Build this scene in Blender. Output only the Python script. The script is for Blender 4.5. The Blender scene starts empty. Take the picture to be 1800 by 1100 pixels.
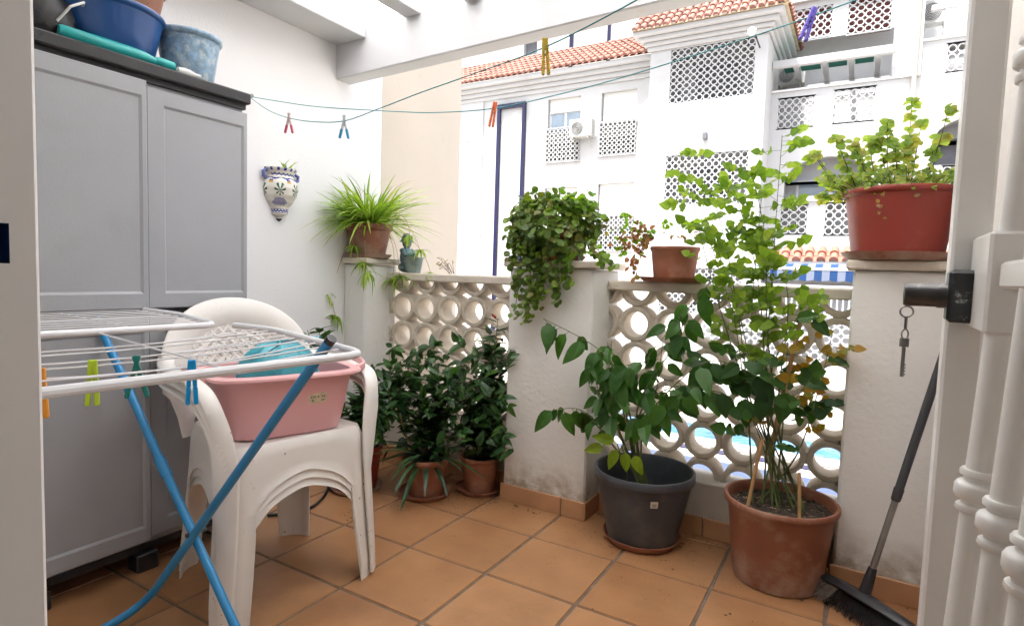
import bpy, math, random
from mathutils import Vector, Matrix
random.seed(7)
V=Vector; PI=math.pi
scene=bpy.context.scene
COL=scene.collection
# ------------------------------------------------------------------ camera
F=1024.03; CAM=V((1.7485,-1.3189,1.0505)); YAW,PIT,ROL=-0.533771,0.068645,0.032191
fw=V((math.sin(YAW)*math.cos(PIT),math.cos(YAW)*math.cos(PIT),-math.sin(PIT)))
rr=V((math.cos(YAW),-math.sin(YAW),0)); uu=rr.cross(fw)
c_,s_=math.cos(ROL),math.sin(ROL)
CR=c_*rr+s_*uu; CU=-s_*rr+c_*uu
cam=bpy.data.cameras.new('camera'); co=bpy.data.objects.new('camera',cam); COL.objects.link(co)
m=Matrix((( CR.x,CU.x,-fw.x,CAM.x),(CR.y,CU.y,-fw.y,CAM.y),(CR.z,CU.z,-fw.z,CAM.z),(0,0,0,1)))
co.matrix_world=m
cam.sensor_width=36; cam.lens=F/1800*36; cam.clip_start=0.02; cam.clip_end=500
scene.camera=co
def at(px,py,ax,val):
    d=CR*((px-900)/F)+CU*((550-py)/F)+fw
    t=(val-CAM[ax])/d[ax]
    return CAM+d*t
def dep(p): return (V(p)-CAM).dot(fw)
def rect(a,b,c,d,Y):
    x0=at(a,(b+d)/2,1,Y).x; x1=at(c,(b+d)/2,1,Y).x
    z1=at((a+c)/2,b,1,Y).z; z0=at((a+c)/2,d,1,Y).z
    return x0,x1,z0,z1
# ------------------------------------------------------------------ materials
def nodes(name):
    mt=bpy.data.materials.new(name); mt.use_nodes=True
    nt=mt.node_tree; return mt,nt,nt.nodes['Principled BSDF']
def mat(name,col,rough=.6,var=.12,scale=8,bump=0,bscale=60,metal=0,spec=.5,stain=None,stain_scale=5,stain_t=(.6,.72),low=None,speck=None,sub=0):
    mt,nt,b=nodes(name); N=nt.nodes; L=nt.links
    tc=N.new('ShaderNodeTexCoord')
    nz=N.new('ShaderNodeTexNoise'); nz.inputs['Scale'].default_value=scale; nz.inputs['Detail'].default_value=5
    L.new(tc.outputs['Object'],nz.inputs['Vector'])
    rp=N.new('ShaderNodeValToRGB'); rp.color_ramp.elements[0].position=.3; rp.color_ramp.elements[1].position=.7
    rp.color_ramp.elements[0].color=tuple(x*(1-var) for x in col)+(1,)
    rp.color_ramp.elements[1].color=tuple(min(1,x*(1+var)) for x in col)+(1,)
    L.new(nz.outputs[0],rp.inputs[0]); out=rp.outputs[0]
    def mix(fac,c2):
        nonlocal out
        mx=N.new('ShaderNodeMix'); mx.data_type='RGBA'; L.new(fac,mx.inputs[0]); L.new(out,mx.inputs[6]); mx.inputs[7].default_value=(*c2,1); out=mx.outputs[2]
    def noisemask(sc,t0,t1,det=6,stretch=None):
        n2=N.new('ShaderNodeTexNoise'); n2.inputs['Scale'].default_value=sc; n2.inputs['Detail'].default_value=det; n2.inputs['Roughness'].default_value=.65
        src=tc.outputs['Object']
        if stretch:
            mp=N.new('ShaderNodeMapping'); mp.inputs['Scale'].default_value=stretch; L.new(src,mp.inputs[0]); src=mp.outputs[0]
        L.new(src,n2.inputs['Vector'])
        mr=N.new('ShaderNodeMapRange'); mr.inputs[1].default_value=t0; mr.inputs[2].default_value=t1; L.new(n2.outputs[0],mr.inputs[0]); return mr.outputs[0]
    if stain: mix(noisemask(stain_scale,*stain_t),stain)
    if speck: mix(noisemask(speck[1],speck[2],speck[2]+.03,2),speck[0])
    if low:   # grime that climbs from the foot of a wall: colour, height, world/object z of foot
        sx=N.new('ShaderNodeSeparateXYZ'); L.new(tc.outputs['Object'],sx.inputs[0])
        mr=N.new('ShaderNodeMapRange'); mr.inputs[1].default_value=low[2]+low[1]; mr.inputs[2].default_value=low[2]; L.new(sx.outputs['Z'],mr.inputs[0])
        ml=N.new('ShaderNodeMath'); ml.operation='MULTIPLY'; L.new(mr.outputs[0],ml.inputs[0]); L.new(noisemask(14,.35,.62),ml.inputs[1])
        mix(ml.outputs[0],low[0])
    L.new(out,b.inputs['Base Color'])
    b.inputs['Roughness'].default_value=rough; b.inputs['Metallic'].default_value=metal
    b.inputs['Specular IOR Level'].default_value=spec
    if sub: b.inputs['Subsurface Weight'].default_value=sub; b.inputs['Subsurface Radius'].default_value=(.02,.012,.01)
    if bump:
        n3=N.new('ShaderNodeTexNoise'); n3.inputs['Scale'].default_value=bscale; n3.inputs['Detail'].default_value=6
        L.new(tc.outputs['Object'],n3.inputs['Vector'])
        bp=N.new('ShaderNodeBump'); bp.inputs['Strength'].default_value=bump; bp.inputs['Distance'].default_value=.004
        L.new(n3.outputs[0],bp.inputs['Height']); L.new(bp.outputs[0],b.inputs['Normal'])
    return mt
def leafmat(name,cols,trans=.45,rough=.45):
    mt,nt,b=nodes(name); N=nt.nodes; L=nt.links
    g=N.new('ShaderNodeNewGeometry'); rp=N.new('ShaderNodeValToRGB')
    e=rp.color_ramp.elements; e[0].color=(*cols[0],1); e[1].color=(*cols[-1],1)
    for i,c in enumerate(cols[1:-1]): 
        x=e.new((i+1)/(len(cols)-1)); x.color=(*c,1)
    L.new(g.outputs['Random Per Island'],rp.inputs[0])
    tc=N.new('ShaderNodeTexCoord'); nz=N.new('ShaderNodeTexNoise'); nz.inputs['Scale'].default_value=70; L.new(tc.outputs['Object'],nz.inputs['Vector'])
    mr=N.new('ShaderNodeMapRange'); mr.inputs[3].default_value=.72; mr.inputs[4].default_value=1.28; L.new(nz.outputs[0],mr.inputs[0])
    mx=N.new('ShaderNodeVectorMath'); mx.operation='SCALE'; L.new(rp.outputs[0],mx.inputs[0]); L.new(mr.outputs[0],mx.inputs['Scale'])
    L.new(mx.outputs[0],b.inputs['Base Color']); b.inputs['Roughness'].default_value=rough; b.inputs['Specular IOR Level'].default_value=.4
    t=N.new('ShaderNodeBsdfTranslucent'); sc=N.new('ShaderNodeVectorMath'); sc.operation='MULTIPLY'; sc.inputs[1].default_value=(1.5,1.6,.6)
    L.new(mx.outputs[0],sc.inputs[0]); L.new(sc.outputs[0],t.inputs[0])
    ms=N.new('ShaderNodeMixShader'); ms.inputs[0].default_value=trans
    L.new(b.outputs[0],ms.inputs[1]); L.new(t.outputs[0],ms.inputs[2]); L.new(ms.outputs[0],N['Material Output'].inputs[0])
    return mt
def attrmat(name,rough=.25,bump=0):
    mt,nt,b=nodes(name); a=nt.nodes.new('ShaderNodeAttribute'); a.attribute_name='paint'
    nt.links.new(a.outputs[0],b.inputs['Base Color']); b.inputs['Roughness'].default_value=rough
    return mt
M={}
M['white_wall']=mat('white_wall',(.80,.80,.81),.85,.02,2,.25,90,stain=(.66,.62,.55),stain_scale=2.2,stain_t=(.68,.95),speck=((.35,.28,.2),9,.79))
M['beige_wall']=mat('beige_wall',(.56,.50,.425),.85,.03,3,.4,70,stain=(.45,.37,.29),stain_scale=6,stain_t=(.62,.9))
M['pillar']=mat('pillar_render',(.78,.77,.745),.9,.03,4,.5,55,stain=(.58,.53,.45),stain_scale=3.5,stain_t=(.6,.95),speck=((.3,.24,.18),12,.76),low=((.30,.22,.12),.16,.06))
M['side_wall']=mat('side_wall',(.74,.70,.66),.9,.04,4,.4,60,stain=(.62,.52,.45),stain_scale=4,stain_t=(.6,.9),speck=((.2,.1,.06),11,.76),low=((.35,.25,.16),.35,.0))
M['cap']=mat('cap_stone',(.62,.56,.48),.8,.12,9,.4,70,stain=(.35,.29,.22),stain_scale=9,stain_t=(.58,.8))
M['lattice']=mat('cast_concrete',(.58,.51,.42),.9,.10,10,.7,80,stain=(.32,.25,.18),stain_scale=9,stain_t=(.60,.82))
M['lowwall']=mat('low_wall',(.60,.57,.52),.9,.1,6,.6,60,stain=(.3,.26,.2),stain_scale=6,stain_t=(.5,.8))
M['skirt']=mat('skirting_tile',(.50,.27,.14),.5,.12,6,.2,60)
M['tile']=None
M['grout']=mat('grout',(.17,.13,.10),.95,.25,20,.6,120)
M['beam']=mat('beam_paint',(.57,.575,.59),.7,.03,4,.2,40,stain=(.55,.53,.5),stain_scale=6,stain_t=(.66,.75),)
M['fac']=mat('facade_white',(.50,.50,.50),.85,.03,.7,.1,40,stain=(.40,.385,.36),stain_scale=.9,stain_t=(.55,.85))
M['facr']=mat('facade_inner',(.55,.55,.56),.9,.06,2)
M['facd']=mat('facade_dark',(.16,.16,.18),.6,.3,1.2)
M['facred']=mat('dark_red_room',(.22,.07,.06),.7,.2,1.5)
M['shutter']=mat('roller_shutter',(.74,.73,.70),.6,.02,3)
M['glass']=mat('window_glass',(.22,.28,.34),.08,.2,2,spec=.8)
M['curtain']=mat('curtain',(.50,.50,.52),.8,.35,4)
M['alu']=mat('white_aluminium',(.75,.75,.75),.4,.02,3)
M['rooft']=mat('roof_tile',(.27,.13,.10),.85,.28,2.6,.3,30)
M['rooft2']=mat('porch_roof_tile',(.28,.105,.07),.8,.15,2.6,.2,30)
M['mort']=mat('ridge_mortar',(.55,.45,.30),.9,.2,4)
M['navy']=mat('navy_tile',(.007,.006,.045),.25,.25,5)
M['ac']=mat('ac_white',(.42,.42,.40),.4,.03,4)
M['dark']=mat('dark_plastic',(.03,.03,.035),.4,.1,10)
M['grille']=mat('grille_grey',(.10,.10,.10),.5,.1,10)
M['greenaw']=mat('green_canvas',(.01,.14,.10),.8,.1,4)
M['steelw']=mat('white_gate_paint',(.82,.815,.79),.28,.03,8,.06,25,stain=(.5,.45,.38),stain_scale=7,stain_t=(.68,.85))
M['blackm']=mat('black_metal',(.02,.022,.025),.3,.2,20,stain=(.45,.5,.5),stain_scale=24,stain_t=(.60,.66))
M['chrome']=mat('worn_steel',(.32,.31,.30),.28,.15,20,metal=.9)
M['greyd']=mat('grey_resin',(.36,.372,.395),.48,.05,3,.12,200,stain=(.33,.335,.35),stain_scale=5,stain_t=(.56,.85),speck=((.24,.24,.24),45,.77))
M['blackr']=mat('black_resin',(.025,.025,.028),.55,.1,10,.2,100)
M['chair']=mat('white_resin',(.78,.755,.72),.38,.03,5,.06,60,stain=(.42,.34,.26),stain_scale=16,stain_t=(.66,.80),speck=((.30,.22,.16),38,.72))
M['pink']=mat('pink_plastic',(.76,.42,.43),.35,.03,5,sub=.1)
M['tealbag']=mat('teal_bag',(.05,.34,.42),.3,.25,14,.8,40)
M['paper']=mat('sticker_paper',(.62,.52,.36),.6,.2,60)
M['paperw']=mat('white_sticker',(.62,.60,.54),.6,.1,60)
M['ink']=mat('ink',(.06,.05,.04),.6)
M['rackw']=mat('white_coated_steel',(.74,.75,.78),.3,.02,6)
M['blue']=mat('blue_coated_steel',(.02,.24,.52),.3,.06,6)
M['terra']=mat('terracotta',(.29,.11,.06),.75,.14,7,.3,60,stain=(.46,.30,.22),stain_scale=8,stain_t=(.52,.8))
M['terra2']=mat('terracotta_plastic',(.24,.085,.045),.5,.12,7,.12,60,stain=(.40,.25,.18),stain_scale=7,stain_t=(.52,.78),low=((.38,.26,.20),.13,.0))
M['redpot']=mat('red_pot_plastic',(.27,.035,.022),.42,.10,5,.1,60,stain=(.42,.13,.08),stain_scale=5,stain_t=(.62,.85))
M['greypot']=mat('charcoal_pot',(.052,.060,.074),.5,.2,9,.2,70,stain=(.12,.12,.115),stain_scale=9,stain_t=(.52,.78),low=((.13,.11,.09),.09,.0))
M['bluepot']=mat('glazed_blue',(.22,.34,.46),.35,.35,38,.5,60,stain=(.42,.5,.54),stain_scale=26,stain_t=(.5,.62))
M['navyplastic']=mat('navy_bowl',(.012,.07,.24),.28,.15,5,stain=(.4,.5,.6),stain_scale=14,stain_t=(.70,.74))
M['tealp']=mat('teal_plastic',(.02,.36,.36),.3,.1,10)
M['clearp']=mat('clear_plastic',(.55,.56,.55),.15,.2,20)
M['soil']=mat('potting_soil',(.045,.03,.022),.95,.5,60,1,120,speck=((.30,.22,.13),60,.62))
M['litter']=mat('dead_leaf_flakes',(.05,.035,.025),.9,.5,40)
M['stem']=mat('green_stem',(.10,.13,.04),.7,.25,20)
M['stemb']=mat('woody_stem',(.10,.075,.045),.8,.3,20)
M['cane']=mat('bamboo_cane',(.42,.24,.10),.6,.2,20)
M['line']=mat('teal_cord',(.03,.28,.30),.5,.05,5)
M['hose']=mat('black_hose',(.02,.025,.025),.5)
M['bris']=mat('grey_bristle',(.32,.29,.27),.8,.3,40)
M['fig']=mat('figurine_glaze',(.12,.20,.23),.45,.35,30,.4,60,stain=(.35,.33,.28),stain_scale=18,stain_t=(.58,.66))
M['figpot']=mat('figurine_pot',(.22,.27,.25),.7,.25,30,.4,60)
M['paving']=mat('paving',(.38,.34,.30),.8,.05,1.5)
M['poolrim']=mat('pool_rim',(.36,.36,.36),.6,.05,2)
M['channel']=mat('blue_grey_tile',(.045,.065,.13),.4,.1,4)
M['awnb']=mat('awning_blue',(.002,.035,.13),.8,.05,3)
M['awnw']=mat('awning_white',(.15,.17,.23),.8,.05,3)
M['kraft']=mat('ceiling_render',(.60,.55,.49),.9,.05,3)
M['lf_rose']=leafmat('backlit_rose_leaves',[(.10,.18,.025),(.16,.26,.03),(.22,.33,.045),(.29,.37,.06)],.55)  # paler tone puts the backlight on the upper rose into the leaf colour
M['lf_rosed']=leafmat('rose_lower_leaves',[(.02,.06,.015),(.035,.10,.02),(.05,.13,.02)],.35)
M['lf_yel']=leafmat('yellowing_leaves',[(.30,.22,.02),(.38,.20,.02),(.22,.22,.03),(.30,.12,.02)],.45)
M['lf_pep']=leafmat('broad_leaves',[(.025,.085,.018),(.04,.12,.02),(.06,.16,.025),(.03,.09,.02)],.38,.35)
M['lf_pepn']=leafmat('young_leaves',[(.16,.26,.02),(.22,.30,.02)],.5,.4)
M['lf_dark']=leafmat('dark_leaves',[(.018,.055,.018),(.032,.085,.024),(.05,.12,.03)],.3,.32)
M['lf_mid']=leafmat('mid_leaves',[(.03,.09,.02),(.06,.14,.02)],.35,.4)
M['lf_spider']=leafmat('spider_blades',[(.14,.24,.03),(.24,.38,.05),(.40,.50,.13),(.18,.30,.04)],.45,.4)
M['lf_spdry']=leafmat('dry_tips',[(.30,.20,.10),(.38,.26,.12)],.3,.6)
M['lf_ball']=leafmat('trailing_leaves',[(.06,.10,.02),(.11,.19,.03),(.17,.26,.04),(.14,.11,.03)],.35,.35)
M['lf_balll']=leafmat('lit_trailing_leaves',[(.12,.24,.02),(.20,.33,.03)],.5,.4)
M['lf_red']=leafmat('reddish_dry_leaves',[(.26,.09,.06),(.35,.16,.08),(.22,.10,.05),(.32,.26,.06)],.4,.6)
M['lf_mint']=leafmat('mint_leaves',[(.15,.24,.05),(.26,.38,.05),(.34,.42,.08),(.36,.32,.07)],.55,.5)
M['lf_aloe']=leafmat('strap_leaves',[(.015,.05,.02),(.03,.08,.03),(.05,.11,.04)],.15,.3)
M['flower']=mat('red_flower',(.6,.04,.03),.6)
def pegmat(n,c): return mat(n,c,.35,.05,10)
# translucent roof sheet
def sheetmat():
    mt,nt,b=nodes('roof_sheet'); N=nt.nodes; L=nt.links
    b.inputs['Base Color'].default_value=(.72,.66,.58,1); b.inputs['Roughness'].default_value=.7
    t=N.new('ShaderNodeBsdfTranslucent'); t.inputs[0].default_value=(.97,.965,.96,1)
    ms=N.new('ShaderNodeMixShader'); ms.inputs[0].default_value=.92
    L.new(b.outputs[0],ms.inputs[1]); L.new(t.outputs[0],ms.inputs[2]); L.new(ms.outputs[0],N['Material Output'].inputs[0]); return mt
M['sheet']=sheetmat()
def tilemat():
    mt,nt,b=nodes('terracotta_floor_tile'); N=nt.nodes; L=nt.links
    g=N.new('ShaderNodeNewGeometry'); tc=N.new('ShaderNodeTexCoord')
    rp=N.new('ShaderNodeValToRGB'); e=rp.color_ramp.elements
    e[0].color=(.30,.135,.058,1); e[1].color=(.45,.235,.108,1)
    n1=N.new('ShaderNodeTexNoise'); n1.inputs['Scale'].default_value=5; n1.inputs['Detail'].default_value=6; L.new(tc.outputs['Object'],n1.inputs['Vector'])
    ad=N.new('ShaderNodeMath'); ad.operation='MULTIPLY_ADD'; L.new(g.outputs['Random Per Island'],ad.inputs[0]); ad.inputs[1].default_value=.60; 
    mr=N.new('ShaderNodeMapRange'); mr.inputs[1].default_value=.3; mr.inputs[2].default_value=.7; mr.inputs[4].default_value=.65; L.new(n1.outputs[0],mr.inputs[0]); L.new(mr.outputs[0],ad.inputs[2])
    L.new(ad.outputs[0],rp.inputs[0])
    n2=N.new('ShaderNodeTexNoise'); n2.inputs['Scale'].default_value=95; n2.inputs['Detail'].default_value=3; L.new(tc.outputs['Object'],n2.inputs['Vector'])
    m2=N.new('ShaderNodeMapRange'); m2.inputs[1].default_value=.66; m2.inputs[2].default_value=.72; m2.inputs[4].default_value=.75; L.new(n2.outputs[0],m2.inputs[0])
    n4=N.new('ShaderNodeTexNoise'); n4.inputs['Scale'].default_value=2.2; n4.inputs['Detail'].default_value=4; L.new(tc.outputs['Object'],n4.inputs['Vector'])
    m4=N.new('ShaderNodeMapRange'); m4.inputs[1].default_value=.45; m4.inputs[2].default_value=.6; L.new(n4.outputs[0],m4.inputs[0])
    mu=N.new('ShaderNodeMath'); mu.operation='MULTIPLY'; L.new(m2.outputs[0],mu.inputs[0]); L.new(m4.outputs[0],mu.inputs[1])
    mx=N.new('ShaderNodeMix'); mx.data_type='RGBA'; L.new(mu.outputs[0],mx.inputs[0]); L.new(rp.outputs[0],mx.inputs[6]); mx.inputs[7].default_value=(.16,.08,.045,1)
    n6=N.new('ShaderNodeTexNoise'); n6.inputs['Scale'].default_value=1.7; n6.inputs['Detail'].default_value=8; n6.inputs['Roughness'].default_value=.7; L.new(tc.outputs['Object'],n6.inputs['Vector'])
    m6=N.new('ShaderNodeMapRange'); m6.inputs[1].default_value=.48; m6.inputs[2].default_value=.68; m6.inputs[4].default_value=.55; L.new(n6.outputs[0],m6.inputs[0])
    mx2=N.new('ShaderNodeMix'); mx2.data_type='RGBA'; L.new(m6.outputs[0],mx2.inputs[0]); L.new(mx.outputs[2],mx2.inputs[6]); mx2.inputs[7].default_value=(.23,.12,.06,1)
    L.new(mx2.outputs[2],b.inputs['Base Color'])
    m5=N.new('ShaderNodeMapRange'); m5.inputs[3].default_value=.27; m5.inputs[4].default_value=.50; L.new(n1.outputs[0],m5.inputs[0]); L.new(m5.outputs[0],b.inputs['Roughness'])
    bp=N.new('ShaderNodeBump'); bp.inputs['Strength'].default_value=.25; bp.inputs['Distance'].default_value=.003; L.new(n2.outputs[0],bp.inputs['Height']); L.new(bp.outputs[0],b.inputs['Normal'])
    return mt
M['tile']=tilemat()
def watermat():
    mt,nt,b=nodes('pool_water'); N=nt.nodes; L=nt.links
    tc=N.new('ShaderNodeTexCoord'); v=N.new('ShaderNodeTexVoronoi'); v.inputs['Scale'].default_value=4; L.new(tc.outputs['Object'],v.inputs['Vector'])
    rp=N.new('ShaderNodeValToRGB'); rp.color_ramp.elements[0].color=(.006,.07,.17,1); rp.color_ramp.elements[1].color=(.03,.15,.26,1); L.new(v.outputs[0],rp.inputs[0]); L.new(rp.outputs[0],b.inputs['Base Color'])
    b.inputs['Roughness'].default_value=.08
    n=N.new('ShaderNodeTexNoise'); n.inputs['Scale'].default_value=5; L.new(tc.outputs['Object'],n.inputs['Vector'])
    bp=N.new('ShaderNodeBump'); bp.inputs['Strength'].default_value=.3; bp.inputs['Distance'].default_value=.05; L.new(n.outputs[0],bp.inputs['Height']); L.new(bp.outputs[0],b.inputs['Normal'])
    return mt
M['water']=watermat()
# ------------------------------------------------------------------ mesh builder
class MB:
    def __init__(s): s.v=[];s.f=[];s.m=[];s.c=[];s.cur=0;s.col=None
    def face(s,idx): s.f.append(tuple(idx)); s.m.append(s.cur); s.c.append(s.col)
    def add(s,vs,fs):
        b=len(s.v); s.v+= [tuple(x) for x in vs]
        for f in fs: s.face([i+b for i in f])
        return s
    def box(s,x0,x1,y0,y1,z0,z1,T=None,bev=0):
        if bev>0:
            e=min(bev,abs(x1-x0)/2.01,abs(y1-y0)/2.01,abs(z1-z0)/2.01)
            vs=[];idx={}
            X=(x0,x1);Y=(y0,y1);Z=(z0,z1)
            for i in (0,1):
                for j in (0,1):
                    for k in (0,1):
                        sx=e if i==0 else -e; sy=e if j==0 else -e; sz=e if k==0 else -e
                        for a,p in enumerate(((X[i],Y[j]+sy,Z[k]+sz),(X[i]+sx,Y[j],Z[k]+sz),(X[i]+sx,Y[j]+sy,Z[k]))):
                            idx[(i,j,k,a)]=len(vs); vs.append(p)
            g=lambda i,j,k,a: idx[(i,j,k,a)]
            fs=[]
            fs.append([g(0,0,0,0),g(0,0,1,0),g(0,1,1,0),g(0,1,0,0)]); fs.append([g(1,0,0,0),g(1,1,0,0),g(1,1,1,0),g(1,0,1,0)])
            fs.append([g(0,0,0,1),g(1,0,0,1),g(1,0,1,1),g(0,0,1,1)]); fs.append([g(0,1,0,1),g(0,1,1,1),g(1,1,1,1),g(1,1,0,1)])
            fs.append([g(0,0,0,2),g(0,1,0,2),g(1,1,0,2),g(1,0,0,2)]); fs.append([g(0,0,1,2),g(1,0,1,2),g(1,1,1,2),g(0,1,1,2)])
            for i in (0,1):
                for j in (0,1): fs.append([g(i,j,0,0),g(i,j,0,1),g(i,j,1,1),g(i,j,1,0)])
                for k in (0,1): fs.append([g(i,0,k,0),g(i,0,k,2),g(i,1,k,2),g(i,1,k,0)])
            for j in (0,1):
                for k in (0,1): fs.append([g(0,j,k,1),g(0,j,k,2),g(1,j,k,2),g(1,j,k,1)])
            for i in (0,1):
                for j in (0,1):
                    for k in (0,1): fs.append([g(i,j,k,0),g(i,j,k,1),g(i,j,k,2)])
        else:
            vs=[(x,y,z) for x in (x0,x1) for y in (y0,y1) for z in (z0,z1)]
            fs=[(0,1,3,2),(4,6,7,5),(0,4,5,1),(2,3,7,6),(0,2,6,4),(1,5,7,3)]
        if T is not None: vs=[T@V(p) for p in vs]
        return s.add(vs,fs)
    def quad(s,a,b,c,d): return s.add([a,b,c,d],[(0,1,2,3)])
    def lathe(s,prof,seg=32,c=(0,0,0),T=None,a0=0,a1=2*PI,caps=False,fn=None,sx=1,sy=1):
        full=abs(a1-a0-2*PI)<1e-6; n=seg if full else seg+1; vs=[]
        for (r,z) in prof:
            for i in range(n):
                a=a0+(a1-a0)*i/seg
                p=V((c[0]+r*math.cos(a)*sx,c[1]+r*math.sin(a)*sy,c[2]+z)); vs.append(T@p if T is not None else p)
        b=len(s.v); s.v+=[tuple(x) for x in vs]
        for j in range(len(prof)-1):
            for i in range(seg):
                i2=(i+1)%n
                if fn: s.col=fn(a0+(a1-a0)*(i+.5)/seg,(prof[j][1]+prof[j+1][1])/2)
                s.face((b+j*n+i,b+j*n+i2,b+(j+1)*n+i2,b+(j+1)*n+i))
        if caps:
            s.face([b+i for i in range(n)][::-1]); s.face([b+(len(prof)-1)*n+i for i in range(n)])
        return s
    def tube(s,pts,r,seg=8,caps=True,flat=1):
        pts=[V(p) for p in pts]; n=len(pts); R=r if isinstance(r,(list,tuple)) else [r]*n
        b=len(s.v); prev=None
        for i,p in enumerate(pts):
            d=(pts[min(i+1,n-1)]-pts[max(i-1,0)]); 
            if d.length<1e-9: d=V((0,0,1))
            d.normalize()
            if prev is None: u=d.orthogonal().normalized()
            else:
                u=prev-d*prev.dot(d)
                if u.length<1e-6: u=d.orthogonal()
                u.normalize()
            prev=u; w=d.cross(u)
            for k in range(seg):
                a=2*PI*k/seg; s.v.append(tuple(p+(u*math.cos(a)+w*math.sin(a)*flat)*R[i]))
        for i in range(n-1):
            for k in range(seg):
                k2=(k+1)%seg; s.face((b+i*seg+k,b+i*seg+k2,b+(i+1)*seg+k2,b+(i+1)*seg+k))
        if caps: s.face([b+k for k in range(seg)][::-1]); s.face([b+(n-1)*seg+k for k in range(seg)])
        return s
    def ribbon(s,pts,wd,th,wdir,bev=.3):
        """solid strip: centre pts, widths, thicknesses, width directions"""
        n=len(pts); pts=[V(p) for p in pts]; b=len(s.v)
        W=wd if isinstance(wd,(list,tuple)) else [wd]*n; H=th if isinstance(th,(list,tuple)) else [th]*n
        D=wdir if isinstance(wdir,list) else [wdir]*n
        for i,p in enumerate(pts):
            d=(pts[min(i+1,n-1)]-pts[max(i-1,0)]).normalized(); w=V(D[i]); w=(w-d*w.dot(d)).normalized(); h=d.cross(w)
            a,t=W[i]/2,H[i]/2; e=min(a,t)*bev*2
            for (x,y) in ((-a+e,-t),(a-e,-t),(a,-t+e),(a,t-e),(a-e,t),(-a+e,t),(-a,t-e),(-a,-t+e)): s.v.append(tuple(p+w*x+h*y))
        for i in range(n-1):
            for k in range(8):
                k2=(k+1)%8; s.face((b+i*8+k,b+i*8+k2,b+(i+1)*8+k2,b+(i+1)*8+k))
        s.face([b+k for k in range(8)][::-1]); s.face([b+(n-1)*8+k for k in range(8)])
        return s
    def leaf(s,p,d,n,L,W,curl=.3,fold=.25,segs=4,shape=None,tip=.0):
        p=V(p); d=V(d).normalized(); n=V(n); n=n-d*n.dot(d)
        if n.length<1e-4: n=d.orthogonal()
        n.normalize(); sd=d.cross(n)
        shape=shape or (lambda t: math.sin(PI*t**.75)**.9)
        b=len(s.v); s.v.append(tuple(p)); 
        for i in range(1,segs):
            t=i/segs; w=W/2*shape(t); c=p+d*(L*(t-.25*abs(curl)*t*t))-n*(curl*L*t*t)
            s.v+= [tuple(c-sd*w+n*(fold*w)),tuple(c),tuple(c+sd*w+n*(fold*w))]
        s.v.append(tuple(p+d*(L*(1-.25*abs(curl)))-n*(curl*L)))
        e=len(s.v)-1
        s.face((b,b+2,b+1)); s.face((b,b+3,b+2))
        for i in range(segs-2):
            a=b+1+3*i; s.face((a,a+1,a+4,a+3)); s.face((a+1,a+2,a+5,a+4))
        a=b+1+3*(segs-2); s.face((a,a+1,e)); s.face((a+1,a+2,e))
        return s
    def build(s,name,mats,parent=None,smooth=False,angle=35):
        me=bpy.data.meshes.new(name)
        off=V((0,0,0))
        q=parent
        while q is not None: off+=V(q.location); q=q.parent
        me.from_pydata([tuple(V(p)-off) for p in s.v],[],s.f)
        if not isinstance(mats,(list,tuple)): mats=[mats]
        for mm in mats: me.materials.append(M[mm] if isinstance(mm,str) else mm)
        for i,p in enumerate(me.polygons): p.material_index=s.m[i]
        if any(c is not None for c in s.c):
            at_=me.color_attributes.new('paint','FLOAT_COLOR','CORNER'); k=0
            for i,p in enumerate(me.polygons):
                for _ in p.vertices: at_.data[k].color=(*(s.c[i] or (1,1,1)),1); k+=1
        if smooth: me.shade_smooth(); 
        me.update()
        if smooth:
            try: me.set_sharp_from_angle(angle=math.radians(angle))
            except Exception: pass
        o=bpy.data.objects.new(name,me); COL.objects.link(o)
        if parent: o.parent=parent
        return o
def tag(o,label=None,cat=None,group=None,kind=None):
    if label: o['label']=label
    if cat: o['category']=cat
    if group: o['group']=group
    if kind: o['kind']=kind
    return o
def thing(name,label,cat,loc=(0,0,0),group=None):
    o=bpy.data.objects.new(name,None); COL.objects.link(o); o.location=loc; o.empty_display_size=.1
    return tag(o,label,cat,group)
def copy_tree(o,parent=None):
    c=o.copy(); COL.objects.link(c)
    if parent: c.parent=parent
    for ch in list(o.children): copy_tree(ch,c)
    return c
U=random.uniform
def fix_normals(o):
    pass
# ------------------------------------------------------------------ terrace floor
T=.345
mb=MB(); mb.box(-.668,2.03,-4,1.30,-.3,-.004)
mb.cur=1
g=.0042
for i in range(-4,9):
    for j in range(-12,5):
        x0,x1,y0,y1=i*T+g,(i+1)*T-g,j*T+g,(j+1)*T-g
        x0=max(x0,-.667);x1=min(x1,2.029);y1=min(y1,1.10)
        if x1-x0<.02 or y1-y0<.02: continue
        e=.003; z=U(-.0006,.0006); h=.0035
        b=len(mb.v)
        mb.v+= [(x0,y0,z-.006),(x1,y0,z-.006),(x1,y1,z-.006),(x0,y1,z-.006),(x0+e,y0+e,z),(x1-e,y0+e,z),(x1-e,y1-e,z),(x0+e,y1-e,z)]
        mb.face((b+4,b+5,b+6,b+7))
        for k in range(4): mb.face((b+k,b+(k+1)%4,b+4+(k+1)%4,b+4+k))
tag(mb.build('terrace_floor',['grout','tile']),kind='structure')
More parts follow.
